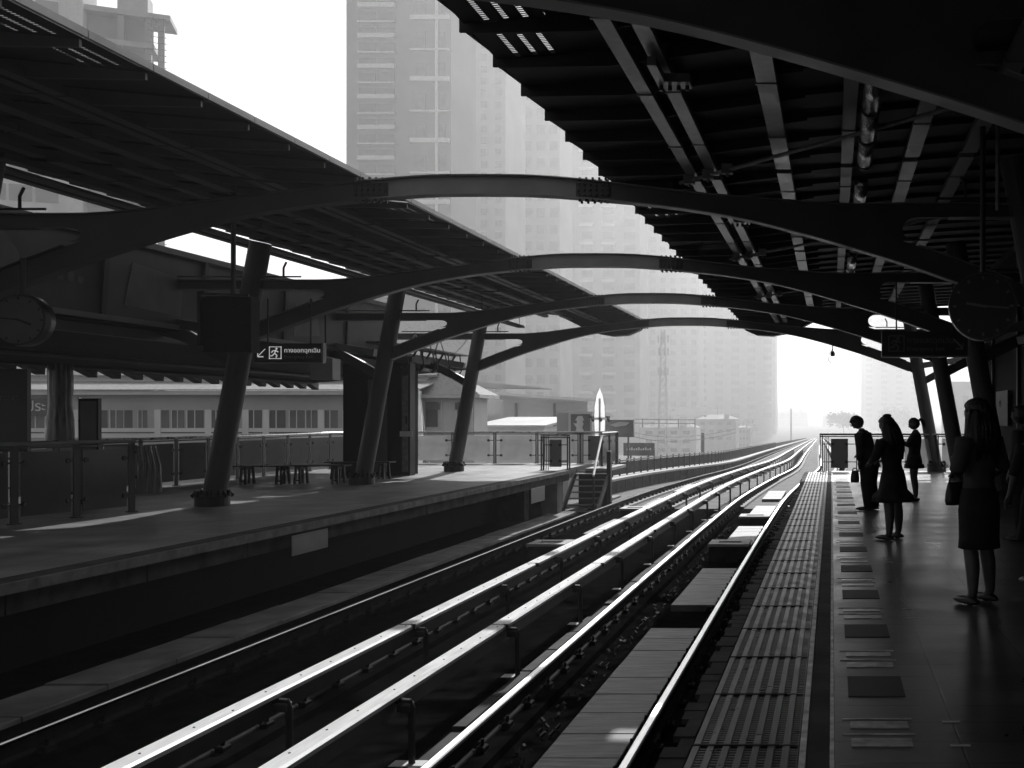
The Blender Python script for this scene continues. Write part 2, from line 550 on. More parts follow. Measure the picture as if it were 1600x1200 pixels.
# conductor rails with white covers
def conductor(x, label, side):
    t = thing('conductor_rail', label, 'conductor rail')
    b = MB()
    sweep(b, [(x - .085, -.69), (x - .075, -.69), (x - .07, -.668), (x + .07, -.668), (x + .075, -.69), (x + .085, -.69), (x + .085, -.66), (x + .065, -.645), (x - .065, -.645), (x - .085, -.66)], -8, 500)
    b.build('cover', 'cover', t)
    b = MB()
    sweep(b, [(x - .035, -.84), (x + .035, -.84), (x + .035, -.67), (x - .035, -.67)], -8, 500)
    b.build('contact_rail', 'cover_in', t)
    # brackets
    mb = MB()
    xo = .16 * side
    mb.tube([(xo, 0, -1.245), (xo, 0, -.78), (xo * .9, 0, -.73), (0.02 * side, 0, -.72)], .028, 8)
    mb.cbox(xo - .10, xo + .10, -.09, .09, -1.247, -1.222, .006)
    first = mb.build('support_bracket', 'steel_dark', t)
    mb = MB(); mb.cbox(-.05, .05, -.05, .05, -.80, -.735, .01); mb.tube([(0, -.04, -.77), (0, .04, -.77)], .03, 8)
    ins = mb.build('insulator', 'cover_in', first); ins.location = (.11 * side, 0, 0)
    mb = MB(); mb.cbox(xo - .16, xo + .20, -.07, .07, -1.2215, -1.215, .004)
    fp = mb.build('foot_plate', 'white' if x > -4 else 'galv', first)  # white on the nearer rail's plates stands in for sunlit patches
    ds = []
    d = 5.35
    while d < 110:
        ds.append(d); d += 2.75
    first.location = (x + sx(ds[0]), ds[0], sz(ds[0]))
    for d in ds[1:]:
        dup(first, loc=(x + sx(d), d, sz(d)), parent=t)
    # joint straps
    mb = MB(); mb.box(-.088, .088, -.012, .012, -.695, -.641)
    js = mb.build('cover_joint', 'steel_dark', t, loc=(x, 6.2, 0))
    for d in (10.7, 15.2, 19.7, 24.2, 28.7): dup(js, loc=(x, d, 0), parent=t)
    bt = MB().tube([(-.03, 0, -.6449), (-.03, 0, -.640)], .008, 6).build('cover_rivet', 'steel_dark', t, loc=(x, 4.6, 0))
    for q in range(44): dup(bt, loc=(x + random.uniform(0, .05), 5.1 + q * .5 + random.uniform(-.06, .06), 0), parent=t)
    return t
conductor(-3.47, 'long white conductor rail cover nearer the right track, ending at the bottom centre', 1)
conductor(-4.44, 'long white conductor rail cover nearer the left track, ending at the bottom left', 1)

# walkway slabs between the rails with raised boxes
def slab(x0, x1, y0, y1, label, m='conc_dark', top=-1.16, group='walkway slabs between the rails of the right track'):
    b = MB()
    w = .62
    n = max(1, round((y1 - y0) / w)); w = (y1 - y0) / n
    for i in range(n):
        zj = random.uniform(-.004, .004)
        b.cbox(x0, x1, y0 + i * w + .004, y0 + (i + 1) * w - .004, -1.249, top + zj, .006)
    o = b.build('deck_slab', m)
    return tag(o, label, 'walkway slab', group)
SL = [(5.6, 13.0, 'longest dark walkway slab, at the bottom of the right track'), (14.6, 18.2, 'plank topped walkway slab just before the first raised box'),
      (21.6, 25.2, 'walkway slab right behind the first raised box of the right track'), (27.6, 31.0, 'walkway slab beyond the second raised box of the right track'), (33.6, 37.2, 'far small walkway slab by the end of the right platform')]
for y0, y1, lab in SL:
    slab(-2.30, -1.67, y0, y1, lab, 'deck')
SL2 = [(23.6, 27.0, 'first visible walkway slab of the left track beyond its raised box'), (30.0, 34.0, 'pale walkway slab further up the left track'), (37, 41, 'farthest walkway slab of the left track')]
for y0, y1, lab in SL2:
    slab(-5.75, -5.28, y0, y1, lab, 'deck', group='walkway slabs of the left track')
def tbox(x, y, label, w=.74, top=-.90):
    t = thing('track_box', label, 'track box', (x, y, 0), group='raised boxes between the rails')
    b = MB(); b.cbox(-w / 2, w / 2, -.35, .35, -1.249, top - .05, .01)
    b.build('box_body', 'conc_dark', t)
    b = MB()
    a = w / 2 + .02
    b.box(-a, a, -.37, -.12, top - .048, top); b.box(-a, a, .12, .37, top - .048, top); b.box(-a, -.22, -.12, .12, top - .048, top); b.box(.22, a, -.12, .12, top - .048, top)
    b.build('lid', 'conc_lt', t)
    return t
tbox(-1.98, 19.9, 'raised concrete box with slotted white lid between the rails of the right track')
tbox(-1.98, 26.4, 'second smaller looking raised box further along the right track', top=-1.0)
tbox(-5.46, 19.9, 'raised box with slotted white lid behind the white covers on the left track', w=.7)
tbox(-5.46, 28.4, 'farther raised box on the left track', w=.7, top=-.98)
# litter / cable bits beside rail b
mb = MB()
for i in range(260):
    d = random.uniform(6, 26); x = random.uniform(-2.62, -2.42)
    r = random.uniform(.01, .045)
    a = random.uniform(0, 3)
    mb.beam((x, d, -1.235), (x + r * math.cos(a), d + r * math.sin(a), -1.225 + random.uniform(0, .03)), r * .7, r * .5)
tag(mb.build('gravel', 'conc_dark'), 'loose bits of stone and litter scattered beside the bright running rail', 'gravel', kind='stuff')
# long narrow cable duct strip beside covers
b = MB()
for i in range(30):
    y = 5 + i * 1.0
    if random.random() < .8: b.cbox(-3.12, -2.96 + .0, y, y + .97, -1.249, -1.215, .005) if False else b.cbox(-3.36 + .02, -3.22, y, y + .97, -1.249, -1.20 + random.uniform(-.006, .006), .006)
b.box(-3.33, -3.23, 5, 35, -1.2495, -1.235)
tag(b.build('cable_duct', 'conc_dark'), 'narrow cable duct with short lids along the foot of the nearer white cover', 'cable duct')
b = MB()
for i in range(27):
    y = 6 + i * 1.1
    zj = random.uniform(-.01, .01)
    b.cbox(-8.0, -7.35, y, y + 1.08, -1.249, -1.19 + zj, .008)
tag(b.build('cable_trough', 'conc'), 'dark strip of cable trough lids at the foot of the left platform', 'cable trough')

# ---- left platform
t = thing('platform', 'left platform with overhanging concrete edge and worn tiled floor', 'platform'); t['kind'] = 'structure'; del t['category']; del t['label']
LE = -7.5
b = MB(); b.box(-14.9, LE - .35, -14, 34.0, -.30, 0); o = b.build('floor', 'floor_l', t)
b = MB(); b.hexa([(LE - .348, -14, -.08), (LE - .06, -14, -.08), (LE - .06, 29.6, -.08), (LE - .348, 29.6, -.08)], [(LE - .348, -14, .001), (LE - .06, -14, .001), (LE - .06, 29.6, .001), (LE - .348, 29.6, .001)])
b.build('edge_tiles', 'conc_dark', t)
b = MB()
y = -14.0
while y < 29.5:
    y1 = min(29.6, y + 2.9)
    b.box(LE - .058, LE, y + .006, y1 - .006, -.095, .004)
    y = y1
b.build('edge_lip', 'lip', t)
b = MB(); y = -14.0
while y < 29.5:
    y1 = min(29.6, y + 1.95)
    b.box(LE - .30, LE - .09, y + .012, y1 - .012, -.30, -.102)
    y = y1
b.build('edge_beam', 'conc_dark', t)
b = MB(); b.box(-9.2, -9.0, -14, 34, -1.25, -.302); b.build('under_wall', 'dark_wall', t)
b = MB()
for y in (27.5, 29.0): b.box(-8.9, -8.2, y - .2, y + .2, -1.249, -.303)
b.build('pier', 'conc_dark', t)
b = MB(); b.box(-8.4, -7.75, 28.9, 29.5, -1.249, -.303); b.build('end_pier', 'conc', t)
# right platform
t = thing('platform', None, None); t['kind'] = 'structure'
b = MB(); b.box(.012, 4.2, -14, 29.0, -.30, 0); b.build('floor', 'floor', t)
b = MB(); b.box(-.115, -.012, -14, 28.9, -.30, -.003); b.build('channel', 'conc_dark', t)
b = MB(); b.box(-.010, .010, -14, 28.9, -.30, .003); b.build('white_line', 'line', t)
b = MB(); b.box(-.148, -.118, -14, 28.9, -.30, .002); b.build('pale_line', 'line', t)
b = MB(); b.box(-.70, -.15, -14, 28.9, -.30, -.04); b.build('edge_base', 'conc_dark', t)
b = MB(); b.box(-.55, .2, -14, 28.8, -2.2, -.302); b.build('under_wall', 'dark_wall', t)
# worn crumbly edge strip
mb = MB()
for i in range(170):
    y = 3.4 + i * .15
    w = random.uniform(.0, .06)
    mb.box(-.72 - w, -.655, y, y + .14, -.038, -.004 + random.uniform(-.01, 0))
mb.build('worn_edge', 'conc_dark', t)

# ribbed edge panels
L = .875
mb = MB(); mb.box(-.648, -.245, 0.008, L - .008, -.038, -.016); 
first = thing('platform_grating', 'slotted metal grating in the row along the right platform edge', 'grating', (0, 3.0, 0), group='slotted edge panels along the right platform')
mb.build('base_plate', 'grate_dk', first)
mb = MB()
for k in range(8):
    x = -.645 + k * .0695
    w = .036
    mb.cbox(x, x + w - .0 if k < 7 else -.153, .008, L - .008, -.0155, .0, .004)
for k in range(7):
    x = -.645 + k * .0695 + .036
    for j in range(24):
        y = .02 + j * (L - .04) / 24
        mb.box(x, x + .0335, y, y + .014, -.0155, -.004)
mb.build('slotted_plate', 'grate', first)
mb = MB(); mb.box(-.648, -.245, -.008, .008, -.038, .003); mb.build('joint_bar', 'grate_dk', first)
for i in range(1, 29):
    dup(first, loc=(0, 3.0 + i * L, 0))

# floor markings of the right platform
def inlay(x0, x1, y0, y1, m, z=.004):
    b = MB().box(x0, x1, y0, y1, -.02, z)
    return struct(b.build('floor_marking', m))
per = 1.5
for i in range(0, 14):
    y = 5.05 + per * i
    inlay(.09, .375, y - .05, y + .06, 'tile_lt'); inlay(.09, .375, y - .33, y - .21, 'tile_lt')
    inlay(.05, .40, y + .10, y + .115, 'line', .0035)
    inlay(.05, .40, y - .15, y - .14, 'line', .0035)
    inlay(.09, .40, y + .52, y + .95, 'tile_dk')
    if i % 2 == 0: inlay(.55, .64, y - .32, y - .30, 'line', .0035); inlay(.55, .64, y + .05, y + .07, 'line', .0035)

# ------------------------------------------------------------------ ARCHED FRAMES
XC = -4.1
FR = [5.95, 11.9, 17.6, 23.2, 28.85]
BOT = [(0, 4.10), (.6, 4.09), (1.25, 4.04), (2.17, 3.94), (3.1, 3.76), (4.43, 3.36), (5.2, 3.08), (5.89, 2.81)]
TOP = [(0, 4.33), (.6, 4.32), (1.25, 4.265), (2.17, 4.15), (3.1, 4.04), (4.0, 3.92), (4.55, 3.88)]
def interp(T, u):
    if u <= T[0][0]: return T[0][1]
    for i in range(len(T) - 1):
        if u <= T[i + 1][0]:
            t = (u - T[i][0]) / (T[i + 1][0] - T[i][0])
            # smooth (catmull)
            p0 = T[max(0, i - 1)]; p1 = T[i]; p2 = T[i + 1]; p3 = T[min(len(T) - 1, i + 2)]
            m1 = (p2[1] - p0[1]) / max(1e-6, (p2[0] - p0[0])) * (p2[0] - p1[0])
            m2 = (p3[1] - p1[1]) / max(1e-6, (p3[0] - p1[0])) * (p2[0] - p1[0])
            return (2*t**3 - 3*t*t + 1) * p1[1] + (t**3 - 2*t*t + t) * m1 + (-2*t**3 + 3*t*t) * p2[1] + (t**3 - t*t) * m2
    return T[-1][1]
FLAB = ['nearest arch frame, only its right arm crossing the top right corner', 'biggest full arch frame spanning the tracks, its crown level with the large tower edge',
        'second full arch frame behind the biggest one', 'third full arch frame, its right arm ending at the round clock', 'farthest arch frame at the end of the platform roofs']
def frame(idx):
    Y = FR[idx]
    t = thing('arch_frame', FLAB[idx], 'arch frame', (0, Y, 0), group='steel arch frames carrying the platform roofs')
    hw = .014
    # centre beam between the splices
    def half(side):
        k = 1.0 if side < 0 else 1.065
        o = 0.0
        return lambda u: XC + side * u * k
    us = [-1.25 + 2.5 * i / 16 for i in range(17)]
    cx = lambda u: XC + u * (1.0 if u < 0 else 1.065)
    mb = MB()
    mb.ribbon([(cx(u), interp(TOP, abs(u)) - .012) for u in us], [(cx(u), interp(BOT, abs(u)) + .012) for u in us], -hw, hw)
    mb.build('centre_beam', 'steel_mid', t)  # lighter steel colour stands in for sky light on the crown
    mb = MB()
    mb.ribbon([(cx(u), interp(TOP, abs(u)) ) for u in us], [(cx(u), interp(TOP, abs(u)) - .0115) for u in us], -.09, .09)
    mb.ribbon([(cx(u), interp(BOT, abs(u)) + .0115) for u in us], [(cx(u), interp(BOT, abs(u))) for u in us], -.09, .09)
    mb.build('centre_flange', 'steel_mid', t)  # crown flanges take the same sky-lit colour
    for side in (-1, 1):
        X = half(side)
        top = lambda u: interp(TOP, u)
        bot = lambda u: interp(BOT, u)
        up = .12 if side > 0 else 0.0
        uc = 6.0            # column crossing
        # web solid part
        us = [1.26 + (4.62 - 1.26) * i / 22 for i in range(23)]
        hub = [1.26 + (3.4) * i / 20 for i in range(21)]
        ft = lambda u: top(u) + up * max(0, (u - 2.5) / 2.05) ** 1.5
        mb = MB()
        mb.ribbon([(X(u), ft(min(u, 4.55)) - .012) for u in us], [(X(u), bot(u) + .012) for u in us], -hw, hw)
        # the eye of the wishbone: upper chord + lower brace
        ue = 4.62
        ctop = ft(4.55)
        end_u = 8.7
        # arc-shaped end of the eye
        zt0, zb0 = ctop - .16, bot(ue) + .27
        zm = (zt0 + zb0) / 2
        hgt = (zt0 - zb0) / 2
        arc = [(ue + .0 + .16 * (1 - math.cos(a)), zm + hgt * math.sin(a)) for a in [R(x) for x in range(-90, 91, 15)]]
        # fill wedge: between u=ue and the arc
        mb.ribbon([(X(ue + .16 * (1 - math.cos(R(x)))), zm + hgt * math.sin(R(x))) for x in range(90, -91, -15)][::1],
                  [(X(ue - .004), zm + hgt * math.sin(R(x))) for x in range(90, -91, -15)], -hw, hw)
        uu = [ue, ue + .5, ue + 1, uc, 7.2, end_u]
        mb.ribbon([(X(u), ctop - .012) for u in uu], [(X(u), ctop - .16 - (.0 if u > ue + .1 else 0)) for u in uu], -hw, hw)
        ul = [ue + (5.98 - ue) * i / 8 for i in range(9)]
        mb.ribbon([(X(u), bot(u) + .27 if u < 5.89 else bot(5.89) + .27 - (u - 5.89) * .4) for u in ul], [(X(u), bot(u) + .012 if u < 5.89 else bot(5.89) - (u - 5.89) * .4) for u in ul], -hw, hw)
        # outer curved brace
        br = [(6.25, 2.42), (6.6, 2.62), (7.1, 2.86), (7.7, 3.04), (8.7, 3.19)]
        mb.ribbon([(X(u), z + .2) for u, z in br], [(X(u), z) for u, z in br], -hw, hw)
        mb.build('wishbone_arm', 'steel', t)
        # flanges
        mb = MB()
        us2 = [1.26 + (5.88 - 1.26) * i / 26 for i in range(27)]
        mb.ribbon([(X(u), bot(u) + .0115) for u in us2], [(X(u), bot(u) - .002) for u in us2], -.085, .085)
        us3 = [1.26 + (8.7 - 1.26) * i / 30 for i in range(31)]
        mb.ribbon([(X(u), ft(min(u, 4.55))) for u in us3], [(X(u), ft(min(u, 4.55)) - .0115) for u in us3], -.085, .085)
        mb.ribbon([(X(u), ctop - .161) for u in uu[1:]], [(X(u), ctop - .172) for u in uu[1:]], -.085, .085)
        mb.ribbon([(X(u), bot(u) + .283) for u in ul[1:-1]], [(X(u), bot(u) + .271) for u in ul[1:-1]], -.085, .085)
        mb.build('flange', 'steel_mid' if side > 0 or idx > 1 else 'steel', t)  # colour follows the light: darker on the near left, lighter elsewhere
        mb = MB()
        mb.ribbon([(X(u), z) for u, z in br], [(X(u), z - .012) for u, z in br], -.085, .085)
        mb.ribbon([(X(u), z + .212) for u, z in br], [(X(u), z + .201) for u, z in br], -.085, .085)
        mb.build('brace_flange', 'steel_dark', t)  # coloured dark to sink into the shade beside the canopy
        # diagonal strut
        mb = MB(); mb.beam((X(6.25), 0, 2.98), (X(8.2), 0, 3.30), .16, .16); mb.build('strut', 'steel_dark' if side < 0 and idx < 3 else 'steel_mid', t)  # near left struts coloured darker for the shade there
        # column, leaning inwards
        xb, xt = X(6.55), X(5.72)
        if side > 0: xb, xt = 2.95, 2.95 - .83
        mb = MB()
        n = 18
        rr = [.185, .183, .18, .178, .175]
        pts = [(xb + (xt - xb) * s_, 0, 4.52 * s_) for s_ in (0, .25, .5, .75, 1)]
        mb.tube(pts, rr, 20)
        mb.build('column', 'steel', t, smooth=False)
        mb = MB()
        mb.prism([(xb + .27 * math.cos(a) , .27 * math.sin(a)) for a in [2 * PI * q / 20 for q in range(20)]], 0.0, .18, axis='z')
        for q in range(8):
            a = 2 * PI * q / 8 + .2
            mb.tube([(xb + .26 * math.cos(a), .26 * math.sin(a), .17), (xb + .26 * math.cos(a), .26 * math.sin(a), .27)], .03, 6)
            mb.beam((xb + .2 * math.cos(a + .3), .2 * math.sin(a + .3), .27), (xb + .31 * math.cos(a + .3), .31 * math.sin(a + .3), .16), .02, .06)
        mb.build('column_base', 'steel_dark', t)
        # splice
        mb = MB()
        for yy in (-.028, .028):
            mb.box(X(1.25) - .2, X(1.25) + .2, min(yy, yy * .6), max(yy, yy * .6), 4.075, 4.24)
        for yy in (-.03, .03):
            for i in range(6):
                for j in range(3):
                    x_ = X(1.25) - .17 + i * .068; z_ = 4.10 + j * .058
                    mb.tube([(x_, yy, z_), (x_, yy * 1.75, z_)], .015, 6)
        for i in range(5):
            for s_ in (-.05, .05):
                x_ = X(1.25) - .15 + i * .075
                mb.tube([(x_, s_, 4.26), (x_, s_, 4.295)], .015, 6)
                mb.tube([(x_, s_, 4.045), (x_, s_, 4.015)], .015, 6)
        mb.build('splice_plate', 'steel_dark', t)
        # conduit on the upper chord
        mb = MB()
        mb.tube([(X(5.0), -.05, ctop + .05), (X(8.0), -.05, ctop + .05)], .015, 6)
        mb.tube([(X(5.3), -.05, ctop + .05), (X(5.3), -.05, ctop + .2), (X(5.25), -.05, ctop + .3)], .018, 6)
        mb.build('conduit', 'steel_dark', t)
    return t
for i in range(5): frame(i)

# ------------------------------------------------------------------ PLATFORM ROOFS
PITCH = .73
def roof(side):
    lab = 'left platform roof of stepped dark sheets with a pale straight inner edge' if side < 0 else 'right platform roof of stepped dark sheets with a jagged inner edge'
    t = thing('platform_roof', lab, 'roof')
    if side < 0: prof = [(-5.55, 4.33), (-6.6, 4.42), (-8.0, 4.56), (-9.3, 4.68), (-10.55, 4.76)]
    else: prof = [(-2.65, 4.35), (-1.6, 4.43), (-.2, 4.56), (1.3, 4.70), (3.6, 4.84)]
    ph = 7.59 - PITCH * 10 if side < 0 else 7.37 - PITCH * 10
    amp = .055 if side > 0 else .03
    mb = MB(); fins = MB(); perf = MB(); trim = MB()
    k = 0
    y = ph - PITCH * 20
    th = .13
    while y < 30.3:
        y1 = y + PITCH
        hasperf = (6.5 < y < 8.0) or (12.9 < y < 14.2) 
        inner = prof[0]
        pr = list(prof)
        if side > 0:
            pass
        if hasperf:
            # strip with real holes next to the inner edge
            def zat(x): 
                (xa, za), (xb, zb) = prof[0], prof[1]
                return za + (zb - za) * (x - xa) / (xb - xa)
            s_ = -1 if side < 0 else 1
            cuts = [0, .16, .20, .30, .34, .44, .48, .60]
            for ci in range(7):
                xa = inner[0] + s_ * cuts[ci]; xb = inner[0] + s_ * cuts[ci + 1]
                if xa > xb: xa, xb = xb, xa
                za, zb = zat(xa), zat(xb)
                if ci % 2 == 0:
                    segs = [(y, y1)]
                else:
                    segs = []
                    nh = 20
                    yy = y + .03
                    segs.append((y, yy))
                    hp = (PITCH - .06) / nh
                    for q in range(nh):
                        segs.append((yy + hp * .58, yy + hp)); yy += hp
                    segs.append((yy, y1))
                for (ya, yb) in segs:
                    perf.hexa([(xa, ya, za), (xb, ya, zb), (xb, yb, zb), (xa, yb, za)], [(xa, ya, za + .002), (xb, ya, zb + .002), (xb, yb, zb + .002), (xa, yb, za + .002)])
            pr = [(inner[0] + s_ * .585, zat(inner[0] + s_ * .585))] + list(prof[1:])
        sun_slot = side > 0 and abs(y - 16.13) < .02  # opening added so a sun patch falls on the walkway slab
        if sun_slot:
            zz = lambda x: prof[0][1] + (prof[1][1] - prof[0][1]) * (x - prof[0][0]) / (prof[1][0] - prof[0][0])
            for (xa, xb, ya, yb) in ((-2.65, -2.14, y, y1), (-2.14, -1.78, y, 16.42), (-2.14, -1.78, 16.80, y1)):
                mb.hexa([(xa, ya, zz(xa) - .02), (xb, ya, zz(xb) - .02), (xb, yb, zz(xb) - .02), (xa, yb, zz(xa) - .02)],
                        [(xa, ya, zz(xa) + .05), (xb, ya, zz(xb) + .05), (xb, yb, zz(xb) + .05), (xa, yb, zz(xa) + .05)])
            pr = [(-1.78, zz(-1.78))] + list(prof[1:])
        for (xa, za), (xb, zb) in zip(pr[:-1], pr[1:]):
            if xa > xb: (xa, za), (xb, zb) = (xb, zb), (xa, za)
            d0, d1 = -amp / 2, amp / 2
            th_ = .045 if side < 0 else (.07 if xa < prof[0][0] + .7 else th)
            mb.hexa([(xa, y, za + d0), (xb, y, zb + d0), (xb, y1, zb + d1), (xa, y1, za + d1)],
                    [(xa, y, za + d0 + th_), (xb, y, zb + d0 + th_), (xb, y1, zb + d1 + th_), (xa, y1, za + d1 + th_)])
        # fin hanging at each joint
        s_ = -1 if side < 0 else 1
        x0, z0 = prof[0]
        pts = [(x0 + s_ * .02, z0 - .01), (x0 + s_ * .02, z0 - .07), (x0 + s_ * .9, z0 - .055), (x0 + s_ * 2.4, z0 + .15), (x0 + s_ * 2.4, z0 + .22)]
        if s_ < 0: pts = pts[::-1]
        fins.prism(pts, y - .015, y + .012)
        if side > 0:
            # jagged overhang of the sheet towards the tracks
            trim.hexa([(x0 - .03, y - .012, z0 - .06), (x0 + .12, y - .012, z0 - .06), (x0 + .12, y + .012, z0 - .06), (x0 - .03, y + .012, z0 - .06)],
                      [(x0 - .03, y - .012, z0 + .05), (x0 + .12, y - .012, z0 + .05), (x0 + .12, y + .012, z0 + .05), (x0 - .03, y + .012, z0 + .05)])
            mb.hexa([(x0 - .03, y + .012, z0 - .03), (x0 + .001, y + .012, z0 - .03), (x0 + .001, y1, z0 + .02), (x0 - .001, y1, z0 + .02)],
                    [(x0 - .03, y + .012, z0 + .04), (x0 + .001, y + .012, z0 + .04), (x0 + .001, y1, z0 + .08), (x0 - .001, y1, z0 + .08)])
        y = y1; k += 1
    mb.build('roof_sheet', 'roof', t)
    fins.build('fin', 'steel' if side < 0 else 'roof', t)
    perf.build('perforated_strip', 'roof', t)
    if side > 0:
        trim.build('edge_cap', 'roof', t)
    else:
        mb = MB()
        y = ph - PITCH * 20
        j = 0
        while y < 30.3:
            mb.box(-5.552, -5.515, y + .01, y + PITCH - .002, 4.335, 4.395); y += PITCH
        mb.build('fascia', 'fascia', t)
    # rounded end trim
    mb = MB()
    x0 = prof[0][0]
    s_ = -1 if side < 0 else 1
    pts = [(x0 - s_ * .1, 4.28), (x0 + s_ * .1, 4.08), (x0 + s_ * .45, 3.93), (x0 + s_ * .9, 3.90), (x0 + s_ * 1.3, 3.97), (x0 + s_ * 1.7, 4.12), (x0 + s_ * 2.3, 4.42), (x0 + s_ * 1.2, 4.40)]
    if s_ < 0: pts = pts[::-1]
    mb.prism(pts, 30.0, 30.35)
    mb.build('end_gutter', 'steel', t)
    # outer eave beam
    xo = prof[-1][0]; zo = prof[-1][1]
    mb = MB(); mb.box(xo - .12, xo + .02, -8, 30.3, zo - .16, zo - .03); mb.build('eave_beam', 'steel', t)
    if side < 0:
        mb = MB(); mb.tube([(xo + .25, -6, zo - .16), (xo + .25, 30, zo - .16)], .04, 8); mb.build('gutter_pipe', 'steel_mid', t)
    # purlins
    sgn = 1 if side > 0 else -1
    base = [(-1.60, .12, 'galv'), (-1.36, .12, 'galv'), (-.56, .17, 'galv'), (.17, .13, 'steel_mid'), (.92, .17, 'galv'), (1.58, .17, 'steel_mid')]
    for (px, w, mm) in base:
        x = px if side > 0 else 2 * XC - px
        def zr(x):
            for (xa, za), (xb, zb) in zip(prof[:-1], prof[1:]):
                if min(xa, xb) <= x <= max(xa, xb): return za + (zb - za) * (x - xa) / (xb - xa)
            return prof[-1][1]
        z = zr(x) - .10
        for i, (ya, yb) in enumerate([(-6, 5.6)] + [(FR[j] + .1, FR[j + 1] - .1) for j in range(4)] + [(28.95, 30.0)]):
            mb = MB(); mb.box(x - w / 2, x + w / 2, ya, yb, z - .05, z + .02)
            # straps
            for q in range(3):
                yy = ya + (yb - ya) * (q + .6) / 3.4
                mb.box(x - w / 2 - .012, x + w / 2 + .012, yy, yy + .02, z - .06, z + .03)
            mb.build('purlin', mm if side > 0 else 'steel', t)
    return t
roof_r = roof(1)
roof_l = roof(-1)

# round foil duct / light tubes along the right roof
def duct(y0, y1, lab):
    t = thing('light_tube', lab, 'tube', (.42 - .06, 0, 0), group='shiny tubes under the right roof')
    n = max(2, round((y1 - y0) / 1.05))
    for i in range(n):
        a = y0 + (y1 - y0) * i / n; c = y0 + (y1 - y0) * (i + 1) / n
        mb = MB(); mb.tube([(0, a + .02, 4.36), (0, c - .02, 4.36)], .085, 20); mb.build('tube_segment', 'duct', t, smooth=True)
        mb = MB(); mb.tube([(0, c - .02, 4.36), (0, c + .02, 4.36)], .095, 20); mb.build('collar', 'steel_dark', t)
    return t
duct(6.4, 11.4, 'shiny crumpled tube hung under the right roof in the nearest bay')
duct(12.4, 17.1, 'shiny tube under the right roof in the second bay, behind the biggest arch')
duct(18.1, 22.7, 'short looking shiny tube under the right roof in the third bay')
# cross braces with clamps
def brace(i, lab):
    ya = FR[i]
    t = thing('brace_rod', lab, 'brace rod', group='diagonal brace rods under the right roof')
    a = (-1.75, ya - .1, 4.22); c = (2.2, ya - 3.3, 4.45)
    mb = MB(); mb.tube([a, c], .022, 8); mb.build('rod', 'galv', t)
    mb = MB()
    A, Cc = Vector(a), Vector(c)
    for f in (.03, .09, .15):
        p = A + (Cc - A) * f
        mb.box(p.x - .06, p.x + .06, p.y - .05, p.y + .05, p.z - .045, p.z + .06)
        mb.tube([p - Vector((0, 0, .07)), p + Vector((0, 0, .02))], .02, 6)
    mb.build('clamp', 'galv', t)
for i, lab in ((1, 'longest thin diagonal rod under the right roof, in the nearest bay'), (2, 'diagonal rod under the right roof just behind the biggest arch'), (3, 'small diagonal rod under the right roof in the third bay')):
    brace(i, lab)
def brk(x, y, lab):
    t = thing('pipe_bracket', lab, 'bracket', (x, y, 4.25), group='clamp brackets on the right roof purlins')
    mb = MB(); mb.box(-.05, .22, -.12, .06, -.05, .02); mb.box(-.05, .02, -.5, -.12, -.05, .02)
    mb.build('plate', 'galv', t)
    mb = MB()
    for q in range(4): mb.tube([(-.02 + q * .07, -.02, -.05), (-.02 + q * .07, -.02, -.09)], .018, 6)
    mb.build('bolts', 'steel_dark', t)
brk(-1.36, 8.3, 'bolted clamp bracket on the twin purlins, highest in the picture')
brk(-1.36, 14.2, 'bolted clamp bracket on the twin purlins right of the biggest arch')
# vertical pipe on the right and loose lamp at far end
mb = MB(); mb.tube([(1.52, 9.4, 4.6), (1.52, 9.4, 3.42)], .02, 8)
tag(mb.build('drain_pipe', 'galv'), 'thin vertical pipe dropping from the roof in the dark right part', 'pipe')
t = thing('hanging_camera', 'small camera hanging on a rod from the farthest right roof arm', 'camera', (.02, 28.85, 0))
mb = MB(); mb.tube([(0, 0, 3.72), (0, 0, 3.36)], .018, 6); mb.build('rod', 'steel_dark', t)
mb = MB(); mb.tube([(0, 0, 3.38), (0, 0, 3.30), (0, 0, 3.24)], [.04, .07, .05], 12); mb.build('housing', 'steel_dark', t)
mb = MB(); mb.tube([(0, 0, 3.45), (-.1, 0, 3.3), (-.12, 0, 3.12), (-.05, 0, 3.05)], .008, 5); mb.build('cable', 'steel_dark', t)

# ------------------------------------------------------------------ RIGHT SIDE: dark wall
t = thing('station_wall', 'black station wall with panels filling the right edge behind the women', 'wall')
mb = MB(); mb.box(3.5, 3.7, -10, 24.5, 0.0, 4.74); mb.build('wall_panel', 'dark_wall', t)
mb = MB()
for y in [4, 7, 10, 13, 16, 19, 22]: mb.box(3.44, 3.498, y, y + .12, 0, 4.6)
mb.build('cladding_rib', 'steel_dark', t)
t = thing('wall_sign', 'faint small sign on the dark wall at the right edge above head height', 'sign', (3.44, 20.6, 1.7))
mb = MB(); mb.box(-.03, 0.0, -.7, .7, -.35, .35); mb.build('board', 'black', t)
text('lettering', 'ESF', .22, 'text_dim', t, (-.034, .35, .02), rot=(R(90), 0, R(-90)), extrude=.002)

